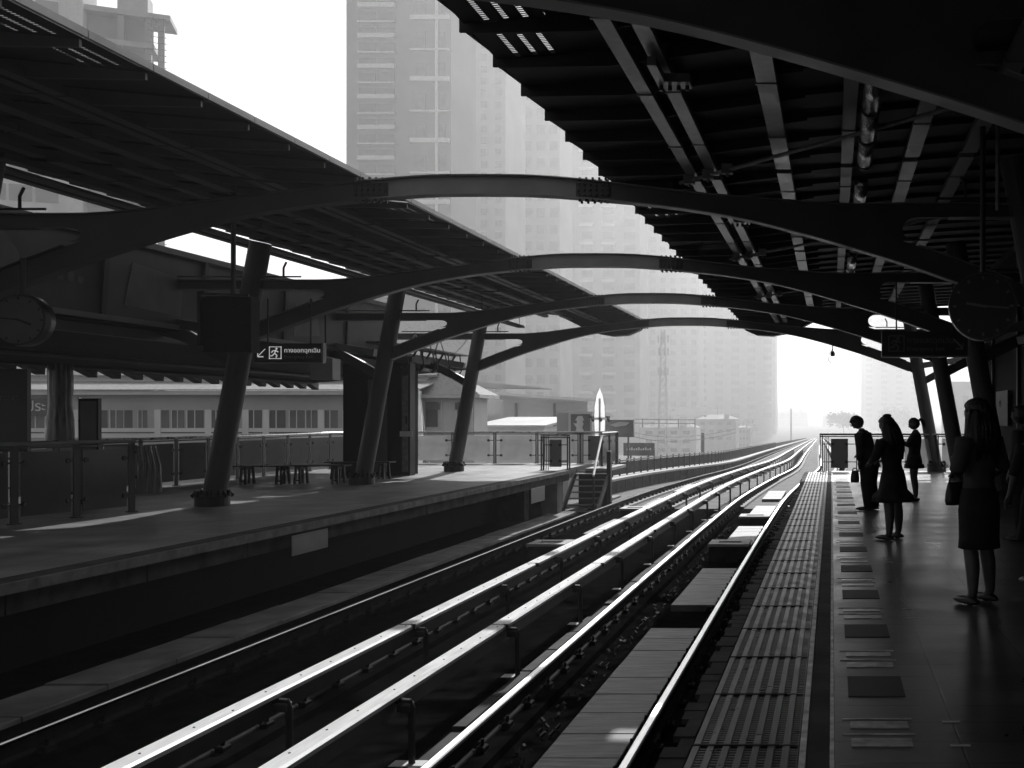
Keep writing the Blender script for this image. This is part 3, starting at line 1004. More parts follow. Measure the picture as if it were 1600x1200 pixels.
# ------------------------------------------------------------------ RAILINGS
def railing(label, p0, p1, n, h=1.08, glass='glassp', bay_w=None, name='glass_railing', gap=.10, post='steel_dark', top='bright_metal', feet=0.0, group=None, double=False):
    p0, p1 = Vector(p0), Vector(p1)
    d = (p1 - p0); Ln = d.length
    t = thing(name, label, 'railing', tuple(p0), math.atan2(d.y, d.x), group)
    first = None
    bw_ = Ln / n
    for i in range(n + 1):
        x = bw_ * i
        if first is None:
            mb = MB()
            if post == 'black': mb.box(-.055, .055, -.012, .012, 0.016, h - .03)
            else: mb.box(-.045, -.015, -.03, .03, 0.016, h - .03); mb.box(.015, .045, -.03, .03, 0.016, h - .03)
            mb.box(-.07, .07, -.05, .05, 0, .015)
            first = mb.build('post', post, t, loc=(x, 0, 0))
            if not double: pass
        else:
            dup(first, loc=(x, 0, 0), parent=t)
    gl = None
    for i in range(n):
        x = bw_ * i + gap
        if gl is None:
            mb = MB(); mb.box(0, bw_ - 2 * gap, -.006, .006, .10, h - .12)
            gl = mb.build('glass_panel', glass, t, loc=(x, 0, 0))
            mb = MB()
            for px in (-.0, bw_ - 2 * gap):
                for pz in (.27, h - .27):
                    s_ = 1 if px == 0 else -1
                    mb.tube([(px - s_ * (gap - .03), 0, pz), (px + s_ * .05, 0, pz)], .014, 6)
                    mb.tube([(px + s_ * .05, -.025, pz), (px + s_ * .05, .025, pz)], .04, 10)
            mb.build('clamp', post, gl)
        else:
            dup(gl, loc=(x, 0, 0), parent=t)
    mb = MB(); mb.tube([(-.05, 0, h), (Ln + .05, 0, h)], .03, 10); mb.build('handrail', top, t)
    mb = MB(); mb.box(-.02, Ln + .02, -.012, .012, h - .075, h - .045); mb.build('lower_rail', post, t)
    return t
railing('near left glass railing with dark posts, cut by the left picture edge', (-11.95, 12.6, 0), (-11.25, 16.45, 0), 4, 1.14, 'glassd', post='black', top='steel_mid')
railing('long glass railing along the outer edge of the left platform behind the benches', (-14.45, 12, 0), (-14.75, 33.6, 0), 18, 1.06, 'glassp', post='black')
railing('end railing with wide glass panels across the far end of the left platform', (-13.9, 33.8, 0), (-8.35, 33.8, 0), 4, 1.03, 'glassw', gap=.16, post='steel', top='bright_metal')
railing('short black gate railing at the corner where the left platform steps down', (-8.3, 29.35, 0), (-7.55, 29.35, 0), 1, 1.0, 'glassd', gap=.2)
railing('railing panel behind the stair at the end of the left platform', (-8.25, 33.8, 0), (-7.1, 33.8, 0), 1, 1.03, 'glassd', gap=.2)
railing('short side railing running back from the black gate railing', (-7.1, 33.7, 0), (-7.1, 31.6, 0), 2, 1.03, 'glassd', gap=.15)
railing('end railing with one dark panel in front of the far tracks on the right platform', (-.30, 28.7, 0), (.72, 28.7, 0), 1, 1.04, 'glassd', gap=.27)
railing('end railing behind the people at the far end of the right platform', (.84, 28.7, 0), (4.0, 28.7, 0), 3, 1.04, 'glassw', gap=.14)

# extra fine bars on the gate railings
for (x, y, lab) in ((-8.3, 29.3, 'thin spare barrier bars by the stair of the left platform'), (-.28, 28.66, 'thin spare barrier bars at the end of the slotted edge panels')):
    mb = MB()
    for q in range(3): mb.beam((x + .06 + q * .06, y, 0), (x + .09 + q * .05, y, .98), .018, .018)
    tag(mb.build('barrier_bars', 'steel_dark'), lab, 'barrier')

# stair at the end of the left platform
t = thing('service_stair', 'small dark steel stair dropping from the left platform end to the tracks', 'stair', (-7.22, 30.7, 0))
mb = MB()
for i in range(7): mb.box(-.55, .55, -.32 * 0 - .55 + i * .0, -.2, -.16 * (i + 1) - .03, -.16 * (i + 1)) if False else mb.box(-.5, .45, .1 - i * .22, .36 - i * .22, -1.19 + (6 - i) * .17 - .03, -1.19 + (6 - i) * .17)
mb.build('tread', 'steel_mid', t)
mb = MB()
for x in (-.54, .47):
    mb.beam((x, .4, -.10), (x, -1.3, -1.24), .05, .2)
mb.build('stringer', 'steel_dark', t)
mb = MB()
mb.tube([(.12, .9, .97), (.38, -1.35, -.16)], .035, 8)
mb.build('white_handrail', 'white', t)
mb = MB()
for y, z0, z1 in ((-1.33, -1.24, -.19),): mb.box(.36, .40, y - .02, y + .02, z0, z1)
mb.box(.44, .56, .1, .3, -1.24, .5)
mb.build('stair_post', 'steel_dark', t)
mb = MB(); mb.box(-.27, .44, .38, 3.0, -.12, -.03); mb.build('landing', 'conc_lt', t)
mb = MB(); mb.box(-.5, .44, .5, .7, -1.24, -.122); mb.build('landing_wall', 'dark_wall', t)

# small board hung on the left platform edge, text plate
t = thing('edge_sign', 'small grey plate hung on the edge of the left platform', 'sign', (LE + .03, 14.65, -.20))
mb = MB(); mb.box(0, .012, -.5, .5, -.2, .08); mb.build('plate', 'steel_mid', t)
mb = MB(); mb.box(.0125, .014, -.46, .46, -.165, -.155); mb.box(.0125, .014, -.46, .46, .05, .06); mb.build('border', 'text_dim', t)
t = thing('edge_sign', 'second grey plate on the left platform edge close to the stair', 'sign', (LE + .03, 26.0, -.38))
mb = MB(); mb.box(0, .012, -.6, .6, -.25, .12); mb.build('plate', 'steel_mid', t)

# ------------------------------------------------------------------ LEFT PLATFORM FURNITURE
def bench(x, y, lab, w=1.5, rz=0):
    t = thing('bench', lab, 'bench', (x, y, 0), rz, group='dark metal benches on the left platform')
    mb = MB()
    for i in range(4): mb.cbox(-w / 2, w / 2, -.2 + i * .1, -.12 + i * .1, .40, .43, .006)
    mb.build('seat', 'steel_dark', t)
    for s_ in (-1, 1):
        mb = MB()
        xx = s_ * (w / 2 - .22)
        mb.beam((xx - .06, -.17, 0), (xx - .04, -.15, .40), .045, .045); mb.beam((xx + .06, -.17, 0), (xx + .04, -.15, .40), .045, .045)
        mb.beam((xx - .06, .17, 0), (xx - .04, .15, .40), .045, .045); mb.beam((xx + .06, .17, 0), (xx + .04, .15, .40), .045, .045)
        mb.beam((xx - .06, -.17, .08), (xx + .06, -.17, .08), .03, .03); mb.beam((xx, -.17, .36), (xx, .17, .36), .05, .05)
        mb.build('leg', 'steel_dark', t)
    return t
bench(-12.9, 23.3, 'leftmost dark bench on the left platform, right of the leaning column', 1.25)
bench(-11.75, 23.5, 'middle dark bench on the left platform', 1.3)
bench(-11.6, 25.2, 'bench half hidden behind the dark booth column', 1.6)

# dark booth (lift enclosure) behind third column
t = thing('service_booth', 'tall black metal booth behind the third leaning column', 'booth', (-11.75, 26.9, 0))
mb = MB(); mb.box(-.95, .55, -.3, .8, 0, 2.95); mb.build('body', 'dark_wall', t)
mb = MB(); mb.box(.56, .80, -.32, .0, 0, 2.95); mb.build('door_frame', 'steel_dark', t)
mb = MB(); mb.box(.60, .75, -.345, -.325, .1, 2.6); mb.build('door', 'galv', t)
mb = MB(); mb.box(-.3, .2, -.322, -.304, .1, 2.5); mb.build('front_panel', 'steel', t)
mb = MB(); mb.box(.55, .88, -.37, -.348, 1.02, 1.16); mb.build('pale_plate', 'white', t)
mb = MB(); mb.tube([(.72, -.37, 1.35), (.72, -.37, 1.55)], .02, 6); mb.build('handle', 'steel_dark', t)
mb = MB(); mb.box(-1.02, .86, -.36, .86, 2.955, 3.1); mb.build('roof', 'steel_dark', t)

# outer walkway canopy with serrated edge
t = thing('outer_canopy', 'low outer canopy with a saw toothed lower edge beyond the left platform', 'canopy')
mb = MB(); teeth = MB()
y = 22.2 - .735 * 24
k = 0
while y < 31.3:
    y1 = y + .735
    mb.hexa([(-16.1, y, 2.58), (-11.25, y, 2.99), (-11.25, y1, 2.99), (-16.1, y1, 2.58)], [(-16.1, y, 2.66), (-11.25, y, 3.045), (-11.25, y1, 3.045), (-16.1, y1, 2.66)])
    teeth.prism([(y + .08, 2.579), (y1 - .02, 2.579), (y1 - .04, 2.38)], -16.1, -15.9, axis='x')
    y = y1; k += 1
mb.build('canopy_sheet', 'dark_wall', t)
teeth.build('serrated_edge', 'steel_dark', t)
mb = MB(); mb.tube([(-15.7, 5, 2.56), (-15.7, 31, 2.56)], .035, 8); mb.tube([(-14.2, 5, 2.66), (-14.2, 31, 2.66)], .05, 8); mb.box(-11.6, -11.45, 5, 31, 2.82, 2.97)
mb.build('canopy_beam', 'steel_dark', t)
# billboard on top
t = thing('billboard', 'long dark advertising board above the left platform benches', 'billboard', (-11.15, 0, 0))
mb = MB(); mb.box(-.25, -.06, 6.2, 26.3, 3.05, 4.34); mb.build('backing', 'poster', t)
mb = MB(); mb.box(-.058, -.01, 6.2, 26.3, 3.02, 3.10); mb.build('bottom_rail', 'steel_mid', t)
mb = MB(); mb.box(-.058, -.01, 6.2, 26.3, 4.28, 4.38); mb.build('top_rail', 'steel', t)
mb = MB()
for y in (8.2, 10.4, 12.9, 15.7, 18.2, 20.9, 23.6, 26.2): mb.beam((-.03, y, 3.1), (-.03, y + .1, 4.28), .04, .10)
mb.build('frame_post', 'steel_dark', t)
# faint prints, one per advert panel
for k_, poly in enumerate(([(8.8, 3.2), (9.5, 3.2), (9.6, 3.7), (9.35, 4.1), (9.1, 3.9)], [(10.9, 3.2), (11.4, 3.2), (11.25, 3.6), (11.2, 4.15), (11.05, 4.15), (11.0, 3.6)],
                           [(13.3, 3.2), (14.2, 3.2), (14.1, 3.8), (13.8, 4.1), (13.5, 3.8)], [(16.2, 3.3), (17.6, 3.25), (17.7, 3.9), (16.4, 4.0)], [(21.3, 3.2), (22.4, 3.3), (22.2, 4.0), (21.4, 3.9)])):
    MB().prism(poly, -.056, -.05, axis='x').build('advert_print', 'poster2', t)
mb = MB()
for q in range(6): mb.box(-.056, -.05, 11.6 + q * .18, 11.7 + q * .18, 3.62, 3.70 + .1 * (q % 2))
for q in range(5): mb.box(-.056, -.05, 14.4 + q * .2, 14.52 + q * .2, 3.52, 3.62 + .08 * (q % 2))
mb.build('advert_print', 'poster2', t)
# cable hangers / A braces past the billboard
for i, y in enumerate((27.0, 27.8, 28.7)):
    t = thing('hanger_frame', ['first A shaped hanger by the end of the billboard', 'middle A shaped hanger by the end of the billboard', 'last A shaped hanger by the end of the billboard'][i], 'hanger', (-11.0, y, 0), group='A shaped hangers of the outer canopy')
    mb = MB(); mb.beam((-.22, 0, 3.05), (0, 0, 3.75), .03, .03); mb.beam((.22, 0, 3.05), (0, 0, 3.75), .03, .03); mb.beam((-.13, 0, 3.3), (.13, 0, 3.3), .03, .03)
    mb.build('brace', 'galv', t)
t = thing('cable_tray', 'cable tray with hooks hung under the left roof beyond the booth', 'cable tray', (-10.9, 0, 0))
mb = MB(); mb.box(-.25, .25, 24.5, 30.0, 3.30, 3.34); mb.build('tray', 'steel_dark', t)
mb = MB()
for y in (25.6, 26.6, 27.5, 28.4, 29.3):
    mb.beam((-.2, y, 2.75), (.05, y + .2, 3.3), .03, .05); mb.tube([(.25, y, 3.3), (.3, y, 2.85), (.22, y, 2.72), (.1, y, 2.78)], .018, 6)
mb.build('hook', 'steel_dark', t)
t = thing('strip_light', 'long strip light hung under the left roof in the farthest bay', 'light', (-8.55, 0, 0))
mb = MB(); mb.hexa([(-.1, 24.6, 3.98), (.1, 24.6, 3.98), (.1, 28.2, 3.98), (-.1, 28.2, 3.98)], [(-.06, 24.6, 4.05), (.06, 24.6, 4.05), (.06, 28.2, 4.05), (-.06, 28.2, 4.05)]); mb.build('housing', 'steel_dark', t)
mb = MB()
for y in (25, 26.5, 28): mb.tube([(0, y, 4.05), (0, y, 4.5)], .008, 5)
mb.build('suspension_rod', 'steel_dark', t)

# info boards by left edge
t = thing('notice_board', 'black board with faint lettering at the left picture edge', 'board', (-13.45, 16.9, 0))
mb = MB(); mb.box(-.72, .20, -.04, .04, .95, 2.32); mb.build('board', 'black', t)
mb = MB(); mb.box(-.5, -.45, .0, .04, 0, .949); mb.box(.12, .17, .0, .04, 0, .949); mb.build('leg', 'steel_dark', t)
text('lettering', 'IETSIUSTONES', .105, 'text_dim', t, (-.60, -.046, 1.80), extrude=.002)
t = thing('wrapped_pillar', 'pillar wrapped in crumpled dark plastic behind the left railing', 'pillar', (-15.22, 20.2, 0))
mb = MB()
rings = []
for i in range(16):
    z = .2 + i * .158
    r = .20 + .04 * (i / 15 if i < 14 else .4) * 0 + (.03 if i < 9 else 0) + random.uniform(-.008, .008)
    rings.append((random.uniform(-.008, .008), 0, z, r, r * .9))
o = len(mb.v); mb.loft(rings, 40)
vv = []
for p in mb.v:
    a = math.atan2(p[1], p[0]); q = 1 + .05 * math.sin(a * 9 + p[2] * .6) + .035 * math.sin(a * 17 - p[2] * 1.1)
    vv.append((p[0] * q, p[1] * q, p[2]))
mb.v = vv
mb.build('plastic_sheet', 'plastic', t, smooth=True)
mb = MB(); mb.tube([(0, 0, -3), (0, 0, .21)], .2, 14); mb.build('shaft', 'conc_dark', t)
t = thing('metal_cabinet', 'narrow grey upright cabinet beside the plastic wrapped pillar', 'cabinet', (-12.98, 18.0, 0))
mb = MB(); mb.cbox(-.17, .17, -.12, -.04, 0, 1.85, .01); mb.build('body', 'steel_dark', t)
mb = MB(); mb.box(-.14, .14, -.128, -.1215, .1, 1.8); mb.build('door', 'steel_mid', t)
mb = MB(); mb.box(-.185, -.172, -.12, -.05, 0, 1.86); mb.build('edge_strip', 'bright_metal', t)
mb = MB()
for q in range(8):
    a = q / 8
    mb.tube([(-11.2 + a * .05, 16.5 + a * .4, 1.05), (-11.22 + a * .1, 16.6 + a * .4, .7), (-11.25 + a * .18, 16.55 + a * .4, .28)], .02 + .01 * (q % 2), 6)
tag(mb.build('plastic_sheet', 'plastic'), 'crumpled plastic sheet draped over the end of the near left railing', 'sheet')

# exit sign, hanging left
def exit_sign(x, y, z, w, h, lab, m, mirror=False):
    t = thing('exit_sign', lab, 'sign', (x, y, z))
    mb = MB(); mb.box(0, w, -.05, .05, 0, h); mb.build('sign_box', 'black', t)
    mb = MB(); mb.box(w + .001, w + .028, -.055, .055, -.01, h + .01); mb.box(-.002, w, -.055, .055, -.022, -.002); mb.build('frame', 'steel_mid', t)
    mb = MB()
    for xx in (.2, w - .2): mb.tube([(xx, 0, h), (xx, 0, h + .75)], .012, 6)
    mb.build('suspension_rod', 'steel_dark', t)
    s = h / .3
    ax = .12 * s if not mirror else w - .12 * s
    mb = MB()
    f = -1 if not mirror else 1
    def P(a, b_): return (ax + f * a * s, -.055, (.15 + b_) * s)
    mb.beam(P(-.06, .06), P(.05, -.05), .006, .022 * s, up=(1, 0, 1))
    mb.beam(P(.06, -.065), P(-.03, -.065), .006, .02 * s); mb.beam(P(.06, -.065), P(.06, .02), .006, .02 * s)
    mb.build('arrow', m, t)
    ix = .24 * s if not mirror else .08 * s
    mb = MB()
    zz0, zz1 = .05 * s, .25 * s
    for (a, b_, c, d) in ((0, .2, 0, .012), (0, .2, .188, .2), (0, .012, 0, .2), (.188, .2, 0, .2)):
        mb.box(ix + a * s, ix + b_ * s, -.056, -.0505, zz0 + c * s, zz0 + d * s)
    q = lambda a, b_: (ix + a * s, -.054, zz0 + b_ * s)
    mb.ball(q(.12, .165), .018 * s, .003, .018 * s, 8, 6)
    for (a, b_) in (((.11, .145), (.09, .09)), ((.09, .09), (.13, .055)), ((.13, .055), (.11, .02)), ((.09, .09), (.05, .05)), ((.05, .05), (.02, .05)), ((.11, .135), (.15, .11)), ((.11, .135), (.06, .13)), ((.06, .13), (.04, .10))):
        mb.beam(q(*a), q(*b_), .005, .018 * s)
    mb.build('running_figure', m, t)
    tx = .48 * s if not mirror else .31 * s
    text('thai_lettering', 'ทางออกฉุกเฉิน', .098 * s, m, t, (tx, -.052, .155 * s), extrude=.003)
    text('lettering', 'Emergency Exit', .075 * s, 'text_dim', t, (tx, -.052, .06 * s), extrude=.003)
    return t
exit_sign(-9.62, 17.1, 2.44, 1.12, .31, 'hanging exit sign with white Thai lettering and arrow beside the leaning column', 'sign_lit')
exit_sign(.68, 14.0, 2.36, 1.17, .33, 'dark hanging exit sign in front of the right columns, hard to read', 'text_dim', True)  # lettering coloured dim to stand in for the darkness around it
t = thing('metal_box', 'small pale grey box hung right of the lit exit sign', 'box', (-8.85 - .55, 18.6, 2.2))
mb = MB(); mb.box(0, .40, -.15, .15, .0, .38); mb.build('casing', 'fascia', t)
mb = MB(); mb.tube([(.2, 0, .38), (.2, 0, 1.7)], .015, 6); mb.build('suspension_rod', 'steel_dark', t)

# monitor box on a pole
t = thing('hanging_monitor', 'black boxy monitor housing hung on a thin pole before the leaning column', 'monitor', (-7.65, 13.0, 0))
mb = MB(); mb.cbox(-.27, .33, -.10, .10, 2.34, 3.05, .03); mb.build('housing', 'cloth_k', t)
mb = MB(); mb.box(-.31, -.275, -.16, .16, 2.42, 3.08); mb.beam((-.30, -.15, 3.07), (.33, -.15, 3.05), .04, .03); mb.build('hood', 'steel_dark', t)
mb = MB(); mb.tube([(.05, 0, 3.05), (.05, 0, 4.55)], .03, 8); mb.build('pole', 'steel_dark', t)

# clocks
def clock(x, y, z, r, lab, hands, m_dial):
    t = thing('station_clock', lab, 'clock', (x, y, z), R(8 if x < 0 else -6))
    mb = MB(); mb.tube([(0, -.07, 0), (0, -.075, 0)], r * .92, 40); mb.build('dial', m_dial, t)
    mb = MB()
    n = 48
    pr = [(r * .92, -.09), (r, -.09), (r * 1.02, 0), (r, .09), (r * .92, .07)]
    pr = [(r * .93, -.095), (r, -.095), (r * 1.02, 0), (r, .09), (0.0, .09), (0.0, -.068), (r * .93, -.068)]
    o = 0
    vs = []; fs = []
    for i in range(n):
        a = 2 * PI * i / n
        for (rr, yy) in pr: vs.append((rr * math.cos(a), yy, rr * math.sin(a)))
    k = len(pr)
    for i in range(n):
        i2 = (i + 1) % n
        for j in range(k):
            j2 = (j + 1) % k
            fs.append((i * k + j, i * k + j2, i2 * k + j2, i2 * k + j))
    mb.add(vs, fs); mb.build('rim', 'leather', t, smooth=False)
    mb = MB()
    for i in range(12):
        a = 2 * PI * i / 12
        p0 = (r * .78 * math.sin(a), -.078, r * .78 * math.cos(a)); p1 = (r * .88 * math.sin(a), -.078, r * .88 * math.cos(a))
        mb.beam(p0, p1, .004, .018, up=(math.cos(a), 0, -math.sin(a)))
    mb.build('hour_marks', 'black' if m_dial != 'black' else 'text_dim', t)
    for nm, ang, ln, w in (('hour_hand', hands[0], .5, .022), ('minute_hand', hands[1], .75, .015)):
        a = R(ang)
        mb = MB(); mb.beam((-.1 * r * math.sin(a), -.084 if nm[0] == 'h' else -.09, -.1 * r * math.cos(a)), (ln * r * math.sin(a), -.084 if nm[0] == 'h' else -.09, ln * r * math.cos(a)), .004, w, up=(math.cos(a), 0, -math.sin(a)))
        mb.build(nm, 'black' if m_dial != 'black' else 'text_dim', t)
    mb = MB(); mb.tube([(0, 0, r), (0, 0, r + (.4 if x < 0 else 1.3))], .025, 8); mb.build('pole', 'steel_dark', t)
    return t
clock(-8.85, 11.2, 2.58, .28, 'round station clock with a grey dial at the left picture edge', (112, 275), 'poster2')
clock(1.34, 9.1, 2.50, .30, 'large dark round clock at the upper right', (280, 95), 'black')
# thin tie strut near the right clock
mb = MB(); mb.beam((1.55, 8.4, 2.15), (3.4, 9.9, 3.0), .08, .06)
tag(mb.build('wall_strut', 'steel_mid'), 'grey diagonal strut right of the large dark clock', 'strut')

# ------------------------------------------------------------------ BUILDINGS
def win_fill(t, first_mb, m, locs, name='window', limit=98):
    f = None
    for L_ in locs[:limit]:
        if f is None: f = first_mb.build(name, m, t, loc=L_)
        else: dup(f, loc=L_, parent=t)
    if len(locs) > limit:
        mb = MB()
        for L_ in locs[limit:]:
            mb.add([(p[0] + L_[0], p[1] + L_[1], p[2] + L_[2]) for p in first_mb.v], first_mb.f)
        o = mb.build(name, m, t); o['kind'] = 'stuff'

# long low building across the road, left
D0 = 46.0
def px(x, D): return (x - 1300) * D / 1600
def pz(y, D): return CAMZ - (y - 652) * D / 1600
t = thing('long_building', 'long two storey building with tiled roof and ribbon windows seen under the left canopy', 'building', (0, D0, 0))
xl, xr = px(-160, D0), px(652, D0)
mb = MB(); mb.box(xl, xr, 0.0, 12, -12, pz(617, D0)); mb.build('wall', 'wall_b', t)
mb = MB(); mb.box(xl - .3, xr + .2, -.5, .0, pz(617, D0), pz(611, D0)); mb.build('eave', 'white', t)
mb = MB(); mb.box(xl, xr, -.06, -.001, pz(684, D0), pz(669, D0)); mb.build('sill_band', 'wall_a', t)
mb = MB(); mb.box(xl, xr, -.075, -.061, pz(677, D0), pz(675, D0)); mb.build('shadow_line', 'window', t)
mb = MB(); mb.hexa([(xl - .4, -.6, pz(610.8, D0)), (xr + .3, -.6, pz(610.8, D0)), (xr + .3, 1.6, pz(596, D0)), (xl - .4, 1.6, pz(596, D0))], [(xl - .4, -.6, pz(609, D0)), (xr + .3, -.6, pz(609, D0)), (xr + .3, 1.6, pz(594, D0)), (xl - .4, 1.6, pz(594, D0))])
mb.build('lower_roof', 'rooftile', t)
mb = MB(); mb.box(xl, xr, 1.6, 1.8, pz(594, D0), pz(586, D0)); mb.build('roof_wall', 'wall_a', t)
mb = MB(); mb.hexa([(xl - .4, 1.4, pz(587, D0)), (xr + .3, 1.4, pz(587, D0)), (xr + .3, 8, 6.6), (xl - .4, 8, 6.6)], [(xl - .4, 1.4, pz(584, D0)), (xr + .3, 1.4, pz(584, D0)), (xr + .3, 8, 6.7), (xl - .4, 8, 6.7)])
mb.build('upper_roof', 'rooftile', t)
mb = MB()
for x in (-40, 72, 115, 243, 322, 380, 412, 498, 560, 640): mb.box(px(x, D0), px(x, D0) + .28, -.09, -.061 + .03, pz(684, D0), pz(640, D0))
mb.build('pilaster', 'wall_a', t)
wl = [(-30, 36), (42, 28), (122, 46), (172, 20), (195, 12), (216, 14), (252, 12), (268, 20), (292, 26), (328, 20), (352, 22), (385, 24), (418, 28), (452, 24), (478, 18), (504, 24), (536, 24), (570, 26)]
for (x, w) in wl:
    f = MB().box(0, w * D0 / 1600, -.03, -.002, pz(668.5, D0), pz(641, D0)).build('window', 'window' if (x // 7) % 2 else 'window_m', t, loc=(px(x, D0), 0, 0))
    if w > 13:
        mb = MB(); w_ = w * D0 / 1600; mb.box(w_ * .48, w_ * .53, -.045, -.031, pz(668.5, D0), pz(641, D0)); mb.box(0, w_ * .06, -.045, -.031, pz(668.5, D0), pz(641, D0))
        mb.build('frame', 'wall_a', f)
sg = MB().box(px(40, D0), px(80, D0), -.2, -.1, pz(650, D0), pz(623, D0)).build('name_board', 'window', t)
text('thai_lettering', 'ประ', .62, 'textw', sg, (px(46.5, D0), -.21, pz(642, D0)), extrude=.01)

# corner pavilion with hipped roof
D1 = 47.0
t = thing('corner_pavilion', 'pale corner house with hipped tiled roof and tall windows left of the second column foot', 'house', (0, D1, 0))
x0, x1 = px(655, D1), px(741, D1)
mb = MB(); mb.box(x0, x1, 0, 1.8, -12, pz(622, D1)); mb.build('wall', 'wall_a', t)
mb = MB(); mb.box(x0 - .3, x1 + .45, -.6, 2.2, pz(622, D1) , pz(617, D1)); mb.build('eave', 'white', t)
zt = pz(617, D1) + .005; za = pz(583, D1)
mb = MB(); mb.add([(x0 - .3, -.6, zt), (x1 + .45, -.6, zt), (x1 + .45, 2.2, zt), (x0 - .3, 2.2, zt), (x0 + .4, .9, za), (x0 + 1.3, .9, za)], [(0, 1, 5, 4), (1, 2, 5), (2, 3, 4, 5), (3, 0, 4), (3, 2, 1, 0)])
mb.build('roof', 'rooftile', t)
for (xa, w) in ((662, 22), (715, 3)):
    f = MB().box(0, w * D1 / 1600, -.04, -.002, pz(667, D1), pz(628, D1)).build('window', 'window', t, loc=(px(xa, D1), 0, 0))
    MB().box(-.1, w * D1 / 1600 + .1, -.06, -.042, pz(640, D1), pz(629, D1)).build('shutter', 'window_m', f)
mb = MB(); mb.box(px(690, D1), px(692, D1), -.1, -.001, pz(684, D1), pz(622, D1)); mb.box(px(736, D1), px(739, D1), -.1, -.001, pz(684, D1), pz(622, D1)); mb.build('pilaster', 'white', t)

# closed parasol/flag pole beside pavilion
t = thing('closed_parasol', 'closed white parasol on a pole behind the end railing', 'parasol', (px(654, 38), 38, -1.5))
mb = MB(); mb.tube([(0, 0, -2), (0, 0, 4.1)], .03, 8); mb.build('pole', 'white', t)
mb = MB(); mb.tube([(.02, 0, 4.0), (.03, 0, 3.2), (.05, 0, 2.0), (.06, 0, 1.2)], [.03, .09, .14, .11], 10); mb.beam((.05, 0, 3.9), (.42, 0, 1.1), .03, .03); mb.build('folded_canopy', 'white_pl', t)

# lower sheds to the right
def shed(xa, xb, ya, yb, D, depth, mw, mr, lab, cat='shed', slope=0):
    t = thing('shed', lab, cat, (0, D, 0))
    x0, x1 = px(xa, D), px(xb, D)
    zr = pz(ya, D); 
    mb = MB(); mb.box(x0, x1, 0, depth, -12, pz(yb, D)); mb.build('wall', mw, t)
    mb = MB(); mb.hexa([(x0 - .2, -.4, pz(yb, D)), (x1 + .2, -.4, pz(yb, D) + slope), (x1 + .2, depth, zr + slope), (x0 - .2, depth, zr)], [(x0 - .2, -.4, pz(yb, D) + .12), (x1 + .2, -.4, pz(yb, D) + .12 + slope), (x1 + .2, depth, zr + .12 + slope), (x0 - .2, depth, zr + .12)])
    mb.build('roof', mr, t)
    return t
shed(744, 850, 655, 668, 52, 6, 'wall_a', 'sheetroof', 'low shed with a broad pale sheet roof behind the end railing')
t = thing('warehouse', 'dark sided warehouse with a long sloping roof line behind the pale shed', 'warehouse', (0, 64, 0))
x0, x1 = px(738, 64), px(918, 64)
mb = MB(); mb.hexa([(x0, 0, -12), (x1, 0, -12), (x1 - 1, 4, -12), (x0, 4, -12)], [(x0, 0, pz(612, 64)), (x1, 0, pz(626, 64)), (x1 - 1, 4, pz(626, 64)), (x0, 4, pz(612, 64))]); mb.build('wall', 'wall_b', t)
mb = MB(); mb.beam((x0 - .2, -.3, pz(611, 64)), (x1 + .6, -.3, pz(625.4, 64)), .5, .14); mb.build('roof_edge', 'white', t)
mb = MB(); mb.hexa([(x0 - 4, 4.1, pz(601, 64)), (px(815, 64), 4.1, pz(604, 64)), (px(815, 64), 7, pz(604, 64)), (x0 - 4, 7, pz(601, 64))], [(x0 - 4, 4.1, pz(587, 64)), (px(815, 64), 4.1, pz(602, 64)), (px(815, 64), 7, pz(602, 64)), (x0 - 4, 7, pz(587, 64))]); mb.build('ridge_roof', 'sheetroof', t)
mb = MB()
for q in range(3): mb.box(px(745 + q * 60, 64), px(748 + q * 60, 64), -.1, -.002, -8, pz(630, 64))
mb.build('downpipe', 'window_m', t)

# billboards beyond the railing
t = thing('poster_board', 'framed poster of a pale figure in a hat beyond the end railing', 'billboard', (0, 50, 0))
mb = MB(); mb.box(px(870, 50), px(895, 50), 0, .6, -12, pz(645, 50)); mb.build('side_wall', 'wall_b', t)
mb = MB(); mb.box(px(889, 50), px(926, 50), -.1, .4, -12, pz(643, 50)); mb.build('frame', 'wall_a', t)
mb = MB(); mb.box(px(893, 50), px(923, 50), -.14, -.101, pz(677, 50), pz(647, 50)); mb.build('poster', 'window_m', t)
mb = MB()
q = lambda x, y: (px(x, 50), pz(y, 50))
mb.prism([q(900, 676), q(914, 676), q(911, 668), q(913, 662), q(911, 656), q(903, 656), q(902, 662), q(897, 661), q(902, 668)][::-1], -.16, -.141)
mb.prism([q(900, 657), q(914, 657), q(911, 650), q(904, 650)][::-1], -.165, -.142)
mb.build('pale_figure', 'wall_a', t)
t = thing('shop_sign', 'wide dark sign board beyond the stair railing, right of the hat poster', 'sign', (0, 52, 0))
mb = MB(); mb.box(px(946, 52), px(990, 52), 0, .3, pz(683, 52), pz(656, 52)); mb.build('board', 'window_m', t)
mb = MB(); mb.prism([(px(952, 52), pz(664, 52)), (px(962, 52), pz(667, 52)), (px(978, 52), pz(665, 52)), (px(984, 52), pz(660, 52)), (px(968, 52), pz(659, 52))], -.03, -.002); mb.build('emblem', 'wall_b', t)
mb = MB(); mb.box(px(955, 52), px(957, 52), .05, .2, -12, pz(683, 52)); mb.box(px(980, 52), px(982, 52), .05, .2, -12, pz(683, 52)); mb.build('leg', 'steel', t)
t = thing('shop_sign', 'long low dark sign with one line of pale lettering above the curved parapet', 'sign', (0, 60, 0))
mb = MB(); mb.box(px(974, 60), px(1022, 60), 0, .3, pz(712, 60), pz(692, 60)); mb.build('board', 'window_m', t)
mb = MB()
